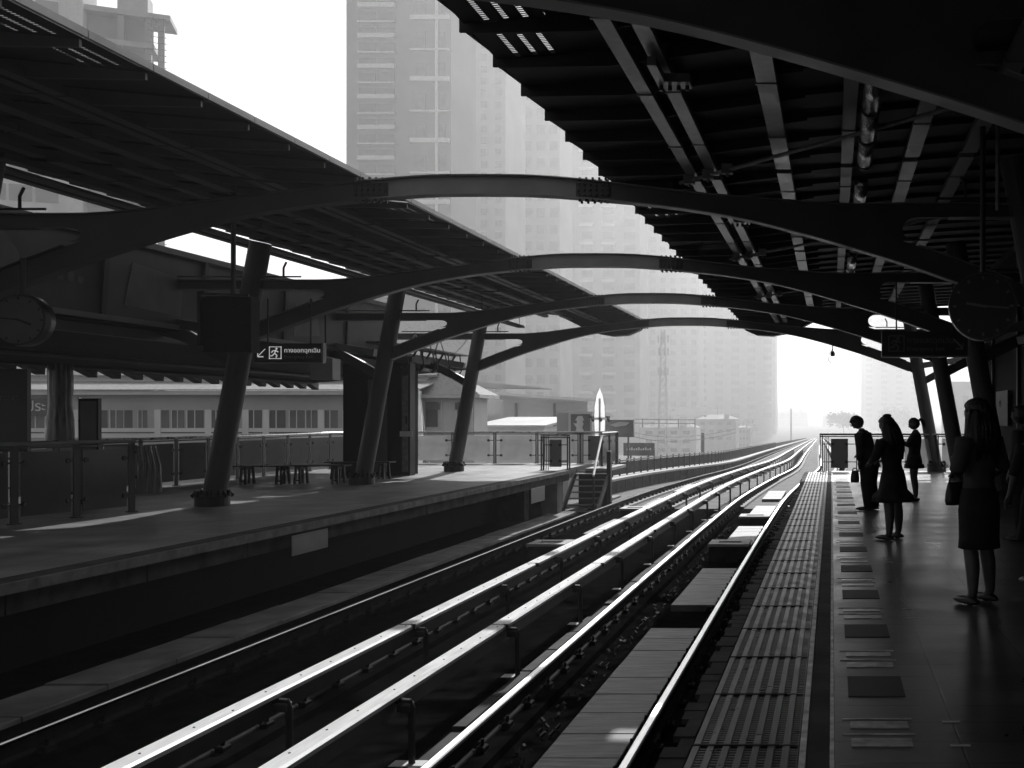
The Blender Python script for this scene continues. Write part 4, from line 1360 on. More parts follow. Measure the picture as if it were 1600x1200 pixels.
for i in range(11): mb.box(px(979 + i * 3.6, 60), px(981.4 + i * 3.6, 60), -.03, -.002, pz(703.5, 60), pz(701 - (i % 3), 60))
mb.build('lettering', 'wall_a', t)
mb = MB(); mb.box(px(984, 60), px(986, 60), .05, .2, -12, pz(712, 60)); mb.box(px(1012, 60), px(1014, 60), .05, .2, -12, pz(712, 60)); mb.build('leg', 'steel', t)
t = thing('track_marker', 'tall white leaf shaped board on a pole beside the stair', 'marker', (px(937, 36.2), 36.2, 0))
mb = MB()
prof = [(-.17, .60), (.17, .60), (.2, 1.4), (.19, 1.9), (.12, 2.3), (0, 2.58), (-.12, 2.3), (-.19, 1.9), (-.2, 1.4)]
mb.add([(x_, 0, z_) for x_, z_ in prof], [tuple(range(len(prof)))]); mb.build('board', 'white_pl', t)
mb = MB(); mb.tube([(x_, 0, z_) for x_, z_ in prof + prof[:1]], .012, 6); mb.build('rim', 'white', t)
mb = MB(); mb.box(-.03, .03, .022, .07, -1.25, 2.2); mb.build('pole', 'steel_mid', t)
mb = MB(); mb.box(-.45, .35, .0721, .1, 1.50, 1.56)
for q_ in range(3): mb.tube([(-.3 + q_ * .28, .08, 1.53), (-.22 + q_ * .28, -.06, 1.40)], .05, 8)
mb.build('lamp_arm', 'steel', t)

# towers ------------------------------------------------------------
TS = 1.9
def tower(x0p, x1p, D, ztop, depth, m, lab, floor=3.3, cols=3, wm='window_m', band='wall_a', bands=True, bx=None, wz0=None, inset=.1, name='tower_block', ww=.6, group=None, nmax=22):
    D = {112: 235, 121: 121 * TS, 165: 310, 200: 420, 232: 550, 330: 680, 470: 860, 620: 1250, 180: 500}[D]
    ztop = (130 if D < 300 else 250) if ztop > 20 else 19
    t = thing(name, lab, 'tower', (0, D, 0), group=group)
    x0, x1 = px(x0p, D), px(x1p, D)
    mb = MB(); mb.box(x0, x1, 0, depth, -12, ztop); mb.build('wall', m, t)
    if bx: wx0 = px(bx[0], D); w = (px(bx[1], D) - wx0) / cols
    else: wx0 = x0; w = (x1 - x0) / cols
    if D > 400: floor *= (1.9 if not bands else 1)
    nf = int((ztop - 2) / floor)
    if bands:
        mb = MB()
        for i in range(nf): mb.box(px(bx[0], D) if bx else x0 - .1, px(bx[1], D) if bx else x1 + .1, -.7, -.002, 1 + i * floor, 1.0 + i * floor + (.45 if not bx else (1.0 if i % 2 else .35)))
        mb.build('floor_band', band, t)
    ww_ = w * ww
    mbw = MB().box(0, ww_, -.25, -.003, 0, floor * .52)
    locs = []
    for i in range(nf):
        for c in range(cols): locs.append((wx0 + w * c + (w - ww_) / 2, 0, 1.6 + i * floor))
    win_fill(t, mbw, wm, locs)
    return t
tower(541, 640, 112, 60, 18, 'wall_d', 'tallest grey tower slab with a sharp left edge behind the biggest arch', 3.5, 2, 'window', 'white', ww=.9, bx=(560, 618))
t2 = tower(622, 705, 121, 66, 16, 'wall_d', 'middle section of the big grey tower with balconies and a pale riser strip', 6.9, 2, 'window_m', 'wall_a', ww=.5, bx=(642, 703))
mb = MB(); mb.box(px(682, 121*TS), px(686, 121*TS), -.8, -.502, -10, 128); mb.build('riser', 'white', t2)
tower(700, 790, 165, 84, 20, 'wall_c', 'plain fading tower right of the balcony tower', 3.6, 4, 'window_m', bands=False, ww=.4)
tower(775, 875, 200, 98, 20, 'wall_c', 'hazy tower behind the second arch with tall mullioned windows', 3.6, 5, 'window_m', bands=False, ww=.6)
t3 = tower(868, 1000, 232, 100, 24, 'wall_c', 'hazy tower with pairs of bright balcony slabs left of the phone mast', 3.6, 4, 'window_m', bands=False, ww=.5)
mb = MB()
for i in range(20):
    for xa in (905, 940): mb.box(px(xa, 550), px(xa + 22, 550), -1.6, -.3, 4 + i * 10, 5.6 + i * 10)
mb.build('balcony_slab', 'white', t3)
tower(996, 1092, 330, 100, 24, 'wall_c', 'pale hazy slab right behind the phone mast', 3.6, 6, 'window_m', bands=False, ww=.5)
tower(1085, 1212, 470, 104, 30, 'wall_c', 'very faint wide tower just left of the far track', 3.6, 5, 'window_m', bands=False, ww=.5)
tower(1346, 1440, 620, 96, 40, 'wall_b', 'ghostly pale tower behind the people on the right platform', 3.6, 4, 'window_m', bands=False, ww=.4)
tower(1478, 1540, 180, 8, 20, 'wall_c', 'low grey block seen between the two right columns', 3.6, 3, 'window_m', bands=False, ww=.4)

# upper left tower under construction
Dt = 120
t = thing('unfinished_tower', 'unfinished tower with scaffolding on its right side at the upper left', 'tower', (0, Dt, 0))
x0, x1 = px(-170, Dt), px(237, Dt)
mb = MB(); mb.box(x0, px(128, Dt), 0, 6, -12, pz(5, Dt)); mb.build('wall', 'wall_a', t)
mb = MB(); mb.box(px(128, Dt), px(150, Dt), -.5, 6, -12, pz(-40, Dt)); mb.build('core', 'white', t)
mb = MB()
for i in range(14):
    z = pz(22 + i * 48, Dt)
    mb.box(px(150, Dt), px(262 if i == 0 else 240, Dt), 0, 5, z - .5, z + .1)
mb.build('floor_slab', 'wall_b', t)
mb = MB()
for x in (245, 192, 228): mb.box(px(x, Dt), px(x + 8, Dt), .3, 1.2, -12, pz(20, Dt))
mb.box(px(150, Dt), px(226, Dt), 1.6, 4.5, -12, pz(24, Dt))
mb.build('inner_frame', 'wall_c', t)
mb = MB()
for x in (240, 247, 254): mb.beam((px(x, Dt), -.3, -12), (px(x, Dt), -.3, pz(28, Dt)), .1, .1)
for i in range(70):
    z = pz(30 + i * 9.5, Dt)
    if z < -12: break
    mb.beam((px(232, Dt), -.3, z), (px(258, Dt), -.3, z), .07, .07)
mb.build('scaffold', 'steel_mid', t)
mb = MB().box(0, 28 * Dt / 1600, -.12, -.002, 0, 24 * Dt / 1600)
locs = []
for i in range(13):
    for x in (-150, -118, -86, -54, -22, 10, 42, 74):
        locs.append((px(x + 16, Dt), 0, pz(48 + i * 40, Dt)))
win_fill(t, mb, 'wall_c', locs)
mb = MB(); mb.box(px(190, Dt), px(230, Dt), 1, 4, pz(22, Dt), pz(-12, Dt)); mb.build('roof_plant', 'wall_b', t)
mb = MB()
for x in (205, 215, 226): mb.beam((px(x, Dt), 2, pz(10, Dt)), (px(x + 2, Dt), 2, pz(-30, Dt)), .15, .15)
mb.build('roof_mast', 'steel_mid', t)

pv_ = px(240, Dt)
for ch in kids(t): ch.location.x -= pv_
t.location.x = pv_
t.rotation_euler.z = R(24)

# phone mast
Dm = 330
t = thing('phone_mast', 'lattice phone mast fading in the haze left of the far track', 'mast', (px(1036, Dm), Dm, 0))
mb = MB()
for s1 in (-1, 1):
    for s2 in (-1, 1): mb.beam((s1 * 1.0, s2 * 1.0, -12), (s1 * .35, s2 * .35, 13.5), .12, .12)
for i in range(17):
    z = -12 + i * 1.5; w = 1.0 - .65 * (z + 12) / 25.5; w2 = 1.0 - .65 * (z + 13.5) / 25.5
    mb.beam((-w, -w, z), (w2, -w2, z + 1.5), .07, .07); mb.beam((w, -w, z), (-w2, -w2, z + 1.5), .07, .07); mb.beam((-w, w, z), (w2, w2, z + 1.5), .07, .07)
mb.build('lattice', 'wall_c', t)  # pale colour on lattice and antennas paints in extra haze fade
mb = MB()
for (z, n) in ((8.5, 5), (4.6, 6), (11, 4)):
    for i in range(n):
        a = 2 * PI * i / n
        mb.box(.95 * math.cos(a) - .12, .95 * math.cos(a) + .12, .95 * math.sin(a) - .1, .95 * math.sin(a) + .1, z, z + 1.5)
mb.build('antenna', 'wall_c', t)
t.scale = (1.63, 1.63, 1.63)
t.location.z = 7.56

# mid-distance low blocks
LOW = [(1000, 1088, 668, 66, 10, 'wall_a', 'white walled low building right of the lettered sign'), (1088, 1150, 655, 78, 12, 'wall_b', 'stepped grey house beyond the curved parapet'),
       (1148, 1172, 668, 84, 8, 'wall_c', 'small dark block at the right end of the low houses'), (1030, 1130, 648, 108, 12, 'wall_b', 'low grey building at the foot of the phone mast'),
       (1170, 1215, 636, 210, 14, 'wall_b', 'faint low house row left of the far track end'), (1215, 1262, 645, 260, 20, 'wall_b', 'faint roofs where the far track disappears'),
       (1285, 1330, 650, 240, 20, 'wall_b', 'faint grey roofs right of the far track end'), (1370, 1430, 642, 170, 18, 'wall_b', 'faint low building behind the standing people')]
for (xa, xb, yt, D, dep, mm, lab) in LOW:
    D *= 5.0 if D < 100 else (5.5 if D < 150 else 6.0)
    t = thing('low_building', lab, 'building', (0, D, 0))
    x0, x1 = px(xa, D), px(xb, D); z = pz(yt, D)
    mb = MB(); mb.box(x0, x1, 0, dep, -12, z); mb.build('wall', mm, t)
    mb = MB(); xm = (x0 + x1) / 2
    mb.add([(x0 - .3, -.4, z + .004), (x1 + .3, -.4, z + .004), (x1 + .3, dep + .3, z + .004), (x0 - .3, dep + .3, z + .004), (xm - (x1 - x0) * .2, dep * .5, z + (x1 - x0) * .12), (xm + (x1 - x0) * .2, dep * .5, z + (x1 - x0) * .12)], [(0, 1, 5, 4), (1, 2, 5), (2, 3, 4, 5), (3, 0, 4), (3, 2, 1, 0)])
    mb.build('roof', 'rooftile' if D > 70 else 'sheetroof', t)
    L_ = (x1 - x0)
    mb = MB(); mb.tube([(x0 + L_ * .2, dep * .3, z), (x0 + L_ * .2, dep * .3, z + L_ * .09)], L_ * .035, 12); mb.build('water_tank', 'galv', t)
    mb = MB(); mb.box(x0 + L_ * .7, x0 + L_ * .82, .5, 2, z, z + L_ * .12); mb.build('stair_head', mm, t)
    mb = MB(); mb.beam((x0 + L_ * .5, dep * .4, z), (x0 + L_ * .5, dep * .4, z + L_ * .3), .12, .12); mb.build('aerial', 'steel_dark', t)
    mb = MB().box(0, (x1 - x0) * .12, -.05, -.002, 0, 1.1)
    win_fill(t, mb, 'wall_d', [(x0 + (x1 - x0) * (.1 + .22 * i), 0, z - 2.2 - 2.8 * j) for i in range(4) for j in range(3)])
t = thing('roof_frame', 'thin pipe frame standing on the roof left of the phone mast foot', 'frame', (0, 245, 0))
mb = MB()
for y in (655, 661): mb.beam((px(990, 245), 0, pz(y, 245)), (px(1087, 245), 0, pz(y + 1, 245)), .22, .22)
for x in (1004, 1030, 1060, 1086): mb.beam((px(x, 245), 0, pz(668, 245)), (px(x, 245), 0, pz(654, 245)), .25, .25)
mb.build('pipes', 'steel', t)
for (x, D, top, lab) in ((1236, 420, 638, 'thin straight pole standing by the far viaduct parapet'), (1098, 140, 676, 'short pole on the low roofs left of the parapet')):
    mb = MB(); mb.tube([(px(x, D), D, -12), (px(x, D), D, pz(top, D))], [.3, .22], 8)
    tag(mb.build('street_pole', 'steel'), lab, 'pole')

for i, (ya, yb, lab) in enumerate(((664, 670, 'upper sagging power line above the low houses'), (671, 676, 'lower sagging power line above the low houses'))):
    pts = []
    for q in range(13):
        f = q / 12
        D = 90 + 60 * f
        pts.append((px(960 + 190 * f, D), D, pz(ya + (yb - ya) * f, D) - 1.2 * 4 * f * (1 - f)))
    mb = MB(); mb.tube(pts, .035, 5)
    tag(mb.build('power_line', 'steel_dark'), lab, 'wire')

# hazy trees among the houses
def tree(x, D, ztop, r, lab):
    t = thing('tree', lab, 'tree', (x, D, -12), group='hazy trees among the far houses')
    mb = MB(); mb.tube([(0, 0, 0), (.1, 0, (ztop + 12) * .5), (0, .2, (ztop + 12) * .85)], [.3, .2, .06], 8)
    for q in range(5):
        a = q * 1.3
        mb.tube([(0, 0, (ztop + 12) * (.45 + .06 * q)), (r * .6 * math.cos(a), r * .6 * math.sin(a), (ztop + 12) * (.62 + .06 * q))], [.1, .03], 5)
    mb.build('trunk', 'conc_dark', t)
    mb = MB()
    cl = [(random.uniform(-r, r) * .7, random.uniform(-r, r) * .7, (ztop + 12) * random.uniform(.6, .97), r * random.uniform(.25, .45)) for _ in range(26)]
    for (cx_, cy_, cz_, cr) in cl:
        for _ in range(70):
            p = Vector((random.gauss(0, 1), random.gauss(0, 1), random.gauss(0, .8))).normalized() * cr * random.uniform(.5, 1.1) + Vector((cx_, cy_, cz_))
            a = Vector((random.uniform(-1, 1), random.uniform(-1, 1), random.uniform(-1, 1))).normalized() * .06 * r
            b_ = a.orthogonal().normalized() * .04 * r
            mb.add([p - a, p - b_, p + a, p + b_], [(0, 1, 2, 3)])
    mb.build('crown', 'leaf', t)
tree(px(1160, 700), 700, pz(662, 700), 11, 'small hazy tree right of the stepped grey houses')
tree(px(1400, 900), 900, pz(644, 900), 16, 'hazy tree behind the man and woman on the right platform')
tree(px(1318, 800), 800, pz(650, 800), 14, 'faint tree above the end railing of the right platform')
tree(px(1110, 620), 620, pz(655, 620), 11, 'faint tree between the phone mast and the far track')

# ------------------------------------------------------------------ PEOPLE
def skin_mesh(verts, edges, radii, root=0, sub=1):
    me = bpy.data.meshes.new('skel')
    me.from_pydata(verts, edges, [])
    o = bpy.data.objects.new('skel', me)
    C.objects.link(o)
    sk = o.modifiers.new('s', 'SKIN')
    ld = me.skin_vertices[0].data
    for i, r in enumerate(radii):
        ld[i].radius = (r, r) if not isinstance(r, tuple) else r
        ld[i].use_root = (i == root)
    sb = o.modifiers.new('u', 'SUBSURF'); sb.levels = sub; sb.render_levels = sub
    bpy.context.view_layer.update()
    ev = bpy.data.meshes.new_from_object(o.evaluated_get(bpy.context.evaluated_depsgraph_get()))
    vs = [tuple(v.co) for v in ev.vertices]; fs = [tuple(p.vertices) for p in ev.polygons]
    C.objects.unlink(o); bpy.data.objects.remove(o)
    return vs, fs

def person(label, loc, rz, H, lean=0, head_pitch=0, head_yaw=0, arms=None, legs=None, hair='long', top='cloth_g', bottom='skirt', bottom_m='cloth_k', hem=.28, flare=.13, jacket=False, group=None, bun=False, girth=1.15, sleeves=False):
    t = thing('person', label, 'person', loc, rz, group)
    t.scale = (girth, girth, 1)
    s = H
    pel = Vector((0, 0, .52))
    RL = Matrix.Translation(pel) @ Matrix.Rotation(-R(lean), 4, 'X') @ Matrix.Translation(-pel)
    up = lambda p: RL @ Vector(p)
    V = []; E = []; RD = []
    def add(p, r, par=None):
        V.append(tuple(Vector(p) * s)); RD.append(r * s)
        if par is not None: E.append((par, len(V) - 1))
        return len(V) - 1
    a0 = add(pel, .066)
    a1 = add(up((0, -.002, .60)), .048, a0)
    a2 = add(up((0, .005, .70)), .052, a1)
    a3 = add(up((0, -.005, .79)), .052, a2)
    a4 = add(up((0, -.004, .835)), .030, a3)
    hb = up((0, .004, .87))
    a5 = add(hb, .029, a4)
    wr = {}
    arms = arms or {-1: ((-.145, -.01, .66), (-.15, .03, .52)), 1: ((.145, -.01, .66), (.15, .03, .52))}
    for sd in (-1, 1):
        e_, w_ = arms[sd]
        sh = add(up((sd * .098, -.004, .805)), .035, a3)
        el = add(up(e_), .024, sh)
        wv = up(w_)
        wi = add(wv, .0155, el)
        d = (Vector(V[wi]) - Vector(V[el])).normalized()
        pl = add(wv + d * .035, .019, wi)
        # fingers: four plus thumb from the side of the palm
        sidev = Vector((1, 0, 0)) - d * d.x
        sidev = sidev.normalized() if sidev.length > .1 else Vector((0, 1, 0))
        nrm = d.cross(sidev).normalized()
        pc = wv + d * .05
        for q in range(4):
            off = sidev * (-.017 + .0115 * q)
            ln = (.036, .044, .041, .031)[q]
            f1 = add(pc + off, .0062, pl)
            f2 = add(pc + off * 1.1 + d * ln * .55 + nrm * .004, .0054, f1)
            f3 = add(pc + off * 1.1 + d * ln * .9 + nrm * .018, .0046, f2)
        th = add(wv + d * .02 - sidev * .022 + nrm * .006, .007, wi)
        add(wv + d * .045 - sidev * .034 + nrm * .014, .0052, th)
        wr[sd] = wv
    legs = legs or {-1: ((-.05, .0, .285), (-.05, -.015, .045)), 1: ((.05, .0, .285), (.05, -.015, .045))}
    ft = {}
    for sd in (-1, 1):
        k_, an = legs[sd]
        hp = add((sd * .045, 0, .49), .045, a0)
        md = (Vector((sd * .052, 0, .49)) + Vector(k_)) / 2
        m_ = add(md, .048, hp)
        kn = add(k_, .034, m_)
        cf = add((Vector(k_) * .62 + Vector(an) * .38) - Vector((0, .008, 0)), .034, kn)
        ak = add(an, .021, cf)
        ht = add((an[0], an[1] + .03, .024), .021, ak)
        add((an[0] + sd * .008, an[1] + .09, .014), .0155, ht)
        ft[sd] = Vector(an)
    vs, fs = skin_mesh(V, E, RD, 0, 1)
    mb = MB(); mb.add(vs, fs)
    # head with face
    hc = up((0, .018, .93))
    hk = 1.12 / girth
    KS = Matrix.Diagonal((hk, hk, 1, 1))
    HR = Matrix.Translation(hc * s) @ KS @ Matrix.Rotation(-R(lean + head_pitch), 4, 'X') @ Matrix.Rotation(R(head_yaw), 4, 'Z')
    hd = MB()
    def face(p, q):
        x, y, z = p
        q = q.copy()
        if z < -.1: q.x *= 1 + .35 * (z + .1); 
        if z < -.2 and y < 0: q.y *= .75
        if y > 0:
            q.y += .007 * s * math.exp(-((z + .75) ** 2) / .05) * math.exp(-x * x / .1)       # chin
            q.y += .016 * s * math.exp(-((z + .18) ** 2) / .02) * math.exp(-x * x / .012)     # nose
            q.y += .006 * s * math.exp(-((z - .22) ** 2) / .02) * math.exp(-x * x / .4)       # brow
            q.y -= .006 * s * math.exp(-((z - .03) ** 2) / .012) * math.exp(-((abs(x) - .38) ** 2) / .03)  # eye sockets
            q.y += .005 * s * math.exp(-((z + .48) ** 2) / .004) * math.exp(-x * x / .06)     # lips
        return q
    hd.ball((0, 0, 0), .046 * s, .056 * s, .066 * s, 36, 24, face)
    for sd in (-1, 1):
        hd.ball((sd * .047 * s, -.004 * s, -.002 * s), .006 * s, .011 * s, .017 * s, 10, 8)
    hd.xform(HR)
    mb.add(hd.v, hd.f)
    mb.build('body', 'skin', t, smooth=True)
    # eyes
    eb = MB()
    for sd in (-1, 1): eb.ball((sd * .018 * s, .050 * s, .002 * s), .006 * s, .004 * s, .004 * s, 8, 6)
    eb.xform(HR); eb.build('eyes', 'black', t, smooth=True)
    # hair
    hm = MB()
    def hairf(p, q):
        x, y, z = p
        q = q.copy()
        if y > .1 and z < .45:
            f = min(1, (y - .1) * 4) * min(1, (.45 - z) * 5)
            q *= 1 - .22 * f
        q *= 1 + .03 * noise.noise(Vector((x * 5, y * 5, z * 2 + H)))
        return q
    hm.ball((0, -.006 * s, .010 * s), .055 * s, .063 * s, .070 * s, 36, 24, hairf)
    if hair == 'long':
        rings = []
        for i in range(11):
            f = i / 10
            rings.append((0, -.018 * s - .022 * s * math.sin(f * 2.2), .02 * s - f * .22 * s, (.056 + .028 * math.sin(f * 2.4)) * s * (1 if f < .9 else .8), (.046 - .012 * f) * s))
        rings = rings[::-1]
        o_ = len(hm.v)
        hm.loft(rings, 44)
        for i in range(o_, len(hm.v)):
            x, y, z = hm.v[i]
            a = math.atan2(y + .03 * s, x)
            q = 1 + .05 * math.sin(a * 11 + z * 9 / s) + .035 * math.sin(a * 23)
            # keep the face free
            yy = y * q
            if yy > .012 * s and z > -.075 * s: yy = .012 * s
            hm.v[i] = (x * q, yy, z)
        random.seed(int(H * 1000))
        for q in range(60):
            a = random.uniform(PI * .9, PI * 2.1)
            x0, y0 = .056 * math.cos(a) * s, (.05 * math.sin(a) - .012) * s
            l = random.uniform(.15, .25) * s
            hm.tube([(x0 * .9, y0 * .9, .02 * s), (x0 * 1.25, y0 * 1.2 - .01 * s, -.4 * l), (x0 * (1.3 + random.uniform(-.1, .15)), y0 - .02 * s, -l)], [.006 * s, .007 * s, .0015 * s], 5)
        # back to upright: hair hangs even if the head tilts
    if hair == 'pony':
        hm.tube([(0, -.058 * s, .02 * s), (0, -.085 * s, .03 * s), (0, -.10 * s, .005 * s), (0, -.10 * s, -.04 * s), (0, -.095 * s, -.08 * s)], [.012 * s, .020 * s, .023 * s, .017 * s, .004 * s], 10)
    if bun:
        hm.ball((0, -.02 * s, .075 * s), .032 * s, .03 * s, .018 * s, 14, 10)
    if hair == 'short':
        for q in range(70):
            a = random.uniform(0, 2 * PI); zz = random.uniform(.01, .06)
            rr = math.sqrt(max(0.01, 1 - (zz / .075) ** 2))
            p = Vector((.053 * rr * math.cos(a), .060 * rr * math.sin(a), zz)) * s
            hm.tube([p, p * 1.13 + Vector((0, .004 * s, -.006 * s))], [.006 * s, .001], 4)
    hk2 = 1.25 / girth if hair == 'long' else hk
    HR2 = HR if hair != 'long' else Matrix.Translation(hc * s) @ Matrix.Diagonal((hk2, hk2, 1, 1)) @ Matrix.Rotation(-R((lean + head_pitch) * .35), 4, 'X') @ Matrix.Rotation(R(head_yaw), 4, 'Z')
    hm.xform(HR2)
    hm.build('hair', 'hair', t, smooth=True)
    # top garment
    tg = MB()
    R5 = [(.0, .50, .088, .070), (.0, .55, .080, .064), (.0, .61, .072, .058), (.0, .67, .080, .064), (.0, .73, .088, .066), (-.003, .78, .092, .060), (-.004, .815, .078, .046), (-.004, .838, .040, .036)]
    if jacket: R5 = [(0, .44, .100, .078)] + [(a, b_, c * 1.12, d * 1.12) for a, b_, c, d in R5]
    o_ = 0
    tg.loft([(0, a, b_, c, d) for a, b_, c, d in R5], 28, .02, 5)
    tg.v = [tuple((RL @ Vector(p)) * s) for p in tg.v]
    for sd in (-1, 1):
        e_, w_ = arms[sd]
        sh = up((sd * .088, -.004, .805)); el = up(e_); w = up(w_)
        lng = jacket or sleeves
        end = el + (w - el) * (.92 if lng else .12)
        pts = [sh * s, ((sh + el) / 2) * s, el * s, end * s]
        k = 1.15 if jacket else 1
        tg.tube(pts, [.042 * s * k, .036 * s * k, .032 * s * k, (.022 if lng else .030) * s * k], 14)
    tg.build('jacket' if jacket else 'shirt', top, t, smooth=True)
    # bottoms
    if bottom == 'skirt':
        sk = MB()
        rr = [(0, 0, hem, flare, flare * .82), (0, 0, hem + .05, flare * .96, flare * .80), (0, 0, (hem + .50) / 2, (flare + .095) / 2, .078), (0, 0, .46, .099, .080), (0, 0, .51, .094, .075), (0, 0, .57, .080, .064)]
        sk.loft(rr, 48)
        vv = []
        for (x, y, z) in sk.v:
            a = math.atan2(y, x); f = max(0, (.5 - z) / (.5 - hem)) if hem < .5 else 0
            q = 1 + (.07 * f if flare > .115 else .015 * f) * math.sin(a * 8 + 1)
            vv.append((x * q * s, y * q * s, z * s))
        sk.v = vv
        sk.build('skirt', bottom_m, t, smooth=True)
    else:
        for sd in (-1, 1):
            k_, an = legs[sd]
            tr = MB()
            tr.tube([Vector((sd * .045, 0, .53)) * s, Vector((sd * .052, 0, .44)) * s, Vector(k_) * s, (Vector(k_) * .4 + Vector(an) * .6) * s, (Vector(an) + Vector((0, 0, -.012))) * s], [.070 * s, .066 * s, .050 * s, .044 * s, .040 * s], 16)
            tr.build('trouser_leg', bottom_m, t, smooth=True)
    for sd in (-1, 1):
        an = legs[sd][1]
        sh = MB()
        def shoe(p, q):
            q = q.copy()
            if p.z < 0: q.z *= .55
            if p.y < -.2: q.z *= 1.25
            return q
        sh.ball(Vector((an[0] + sd * .004, an[1] + .036, .017)) * s, .026 * s, .076 * s, .026 * s, 16, 10, shoe)
        sh.build('shoe', 'leather', t, smooth=True)
    return t, wr, up

def bag(label, loc, w, h, d, strap=.3, m='leather', rz=0):
    t = thing('handbag', label, 'bag', loc, rz)
    mb = MB(); mb.loft([(0, 0, 0, w * .46, d * .5), (0, 0, .03, w * .52, d * .56), (0, 0, h * .5, w * .5, d * .5), (0, 0, h * .9, w * .40, d * .34), (0, 0, h, w * .36, d * .2)], 20)
    mb.build('bag_body', m, t, smooth=True)
    mb = MB(); n = 12
    mb.tube([(w * .3 * math.cos(PI * i / n), 0, h * .95 + strap * math.sin(PI * i / n)) for i in range(n + 1)], .009, 6)
    mb.build('strap', m, t)
    return t

# near woman, from behind
person('long haired woman in grey shirt and dark knee skirt, seen from behind, nearest the camera', (1.20, 8.35, 0), R(38), 1.665, lean=0, head_pitch=6,
       arms={-1: ((-.145, -.01, .655), (-.06, .06, .70)), 1: ((.145, -.005, .665), (.12, .07, .60))},
       legs={-1: ((-.045, .01, .285), (-.05, -.012, .045)), 1: ((.055, .015, .285), (.07, .0, .045))}, hair='long', top='cloth_g', hem=.275, flare=.098, girth=1.14)
bag('dark handbag carried at the left elbow of the nearest woman', (1.01, 8.42, .80), .18, .19, .10, .10, rz=R(30))
# second woman, head bowed, flared dress
person('woman with long hair and flared dark dress, head bowed, standing behind the man', (.76, 12.75, 0), R(50), 1.53, lean=5, head_pitch=30,
       arms={-1: ((-.135, .03, .67), (-.09, .10, .64)), 1: ((.135, .03, .67), (.09, .11, .65))},
       legs={-1: ((-.05, .0, .285), (-.06, -.015, .045)), 1: ((.06, .01, .285), (.075, .01, .045))}, hair='long', top='cloth_k', hem=.31, flare=.148, bun=True, girth=1.25, sleeves=True)
# man leaning forward
person('short haired man in dark suit leaning forward and looking down at the track edge', (.61, 16.75, 0), R(72), 1.56, lean=12, head_pitch=36,
       arms={-1: ((-.13, .01, .66), (-.11, .05, .53)), 1: ((.13, .0, .66), (.07, .07, .62))},
       legs={-1: ((-.05, .01, .285), (-.05, -.01, .045)), 1: ((.055, .0, .285), (.055, -.03, .045))}, hair='short', top='cloth_d', jacket=True, bottom='trousers', bottom_m='cloth_k', girth=1.28)
bag('small round dark bag hanging from the hand of the leaning man', (.37, 16.5, .47), .14, .19, .12, .05)
# girl with pony tail and phone
person('slim girl with pony tail and short skirt looking at her phone beside the right columns', (1.49, 18.55, 0), R(88), 1.50, lean=-2, head_pitch=22,
       arms={-1: ((-.12, .07, .68), (-.04, .17, .72)), 1: ((.12, .07, .68), (.05, .17, .72))},
       legs={-1: ((-.04, .01, .285), (-.035, -.012, .045)), 1: ((.04, .0, .285), (.04, -.02, .045))}, hair='pony', top='cloth_k', hem=.40, flare=.118, girth=1.22, sleeves=True)
t = thing('phone', 'small phone held up in the hands of the girl with the pony tail', 'phone', (1.17, 18.55, 1.09), R(88))
mb = MB(); mb.cbox(-.036, .036, -.006, .006, 0, .14, .003); mb.build('casing', 'black', t)
# person at the right picture edge
person('dark clothed person almost cut off by the right picture edge', (1.88, 9.3, 0), R(20), 1.56, lean=0, head_pitch=6,
       legs={-1: ((-.045, .0, .285), (-.05, -.012, .045)), 1: ((.05, .01, .285), (.06, .0, .045))}, hair='long', top='cloth_k', hem=.26, flare=.12)
person('man in dark trousers standing in the shadow by the wall behind the nearest woman', (2.35, 12.6, 0), R(60), 1.66, hair='short', top='cloth_d', jacket=True, bottom='trousers', bottom_m='cloth_k')

# ------------------------------------------------------------------ HAZE
hz = MB().box(-1600, 1600, -450, 2450, -13, 262).build('haze', 'white')
hz['kind'] = 'stuff'
hm_ = bpy.data.materials.new('haze_air')
hm_.use_nodes = True
nt = hm_.node_tree
nt.nodes.clear()
ho = nt.nodes.new('ShaderNodeOutputMaterial')
pv = nt.nodes.new('ShaderNodeVolumePrincipled')
pv.inputs['Color'].default_value = (.95, .95, .95, 1)
pv.inputs['Density'].default_value = 0.0010
pv.inputs['Anisotropy'].default_value = 0.5
nt.links.new(pv.outputs[0], ho.inputs['Volume'])
hz.data.materials.clear()
hz.data.materials.append(hm_)

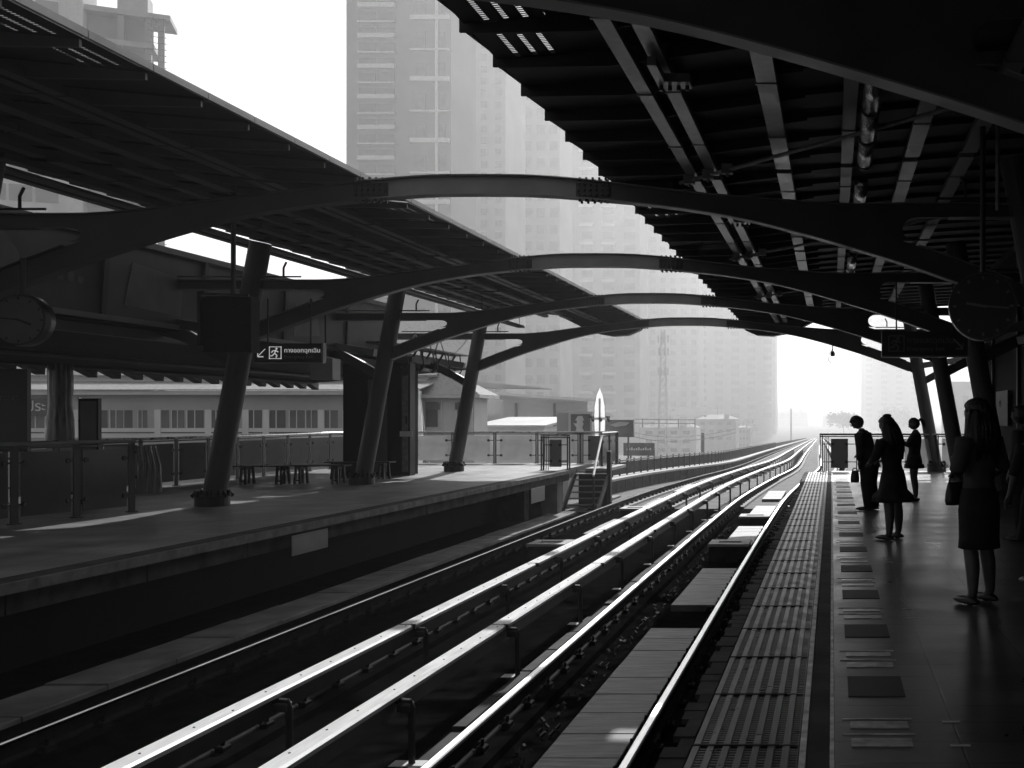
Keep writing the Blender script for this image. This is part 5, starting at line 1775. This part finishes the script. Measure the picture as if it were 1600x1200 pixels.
# ------------------------------------------------------------------ every separate piece of a part is an object of its own
SPLIT = {'hook', 'pilaster', 'clamp', 'frame_post', 'advert_print', 'downpipe', 'cladding_rib', 'pier', 'hour_marks', 'suspension_rod', 'leg', 'roof_mast',
         'antenna', 'inner_frame', 'floor_band', 'floor_slab', 'balcony_slab', 'eyes', 'bolts', 'tread', 'stringer', 'frame_rail', 'tray', 'gutter_pipe', 'canopy_beam', 'frame', 'canopy_sheet', 'serrated_edge', 'fin', 'edge_lip', 'edge_beam'}
REN = {'hour_marks': 'hour_mark', 'eyes': 'eye', 'bolts': 'bolt'}
def islands(me):
    n = len(me.vertices); par = list(range(n))
    def find(a):
        while par[a] != a: par[a] = par[par[a]]; a = par[a]
        return a
    for p in me.polygons:
        r = find(p.vertices[0])
        for v in p.vertices[1:]: par[find(v)] = r
    g = {}
    for i in range(n): g.setdefault(find(i), []).append(i)
    L = []
    for vs in g.values():
        co = [me.vertices[i].co for i in vs]
        L.append([vs, [min(c[k] for c in co) - .002 for k in range(3)], [max(c[k] for c in co) + .002 for k in range(3)]])
    ch = True
    while ch and len(L) < 400:
        ch = False
        for a in range(len(L)):
            for b_ in range(a + 1, len(L)):
                if all(L[a][1][k] <= L[b_][2][k] and L[b_][1][k] <= L[a][2][k] for k in range(3)):
                    L[a] = [L[a][0] + L[b_][0], [min(L[a][1][k], L[b_][1][k]) for k in range(3)], [max(L[a][2][k], L[b_][2][k]) for k in range(3)]]
                    L.pop(b_); ch = True; break
            if ch: break
    return [l[0] for l in L]
cache = {}
for o in list(C.objects):
    base = o.name.split('.')[0]
    if o.type != 'MESH' or base not in SPLIT or not o.parent: continue
    me = o.data
    if me.name not in cache:
        isl = islands(me)
        if len(isl) < 2 or len(isl) > 60: cache[me.name] = None
        else:
            out = []
            for vs in isl:
                mp = {v: i for i, v in enumerate(vs)}
                m2 = bpy.data.meshes.new(base)
                m2.from_pydata([tuple(me.vertices[v].co) for v in vs], [], [tuple(mp[v] for v in p.vertices) for p in me.polygons if p.vertices[0] in mp])
                m2.materials.append(me.materials[0])
                sm = me.polygons[0].use_smooth
                m2.polygons.foreach_set('use_smooth', [sm] * len(m2.polygons))
                out.append(m2)
            cache[me.name] = out
    pcs = cache[me.name]
    if not pcs or kids(o): continue
    for k, m2 in enumerate(pcs):
        if k == 0: o.data = m2; o.name = REN.get(base, base)
        else:
            c = o.copy(); c.name = REN.get(base, base); c.data = m2; C.objects.link(c)
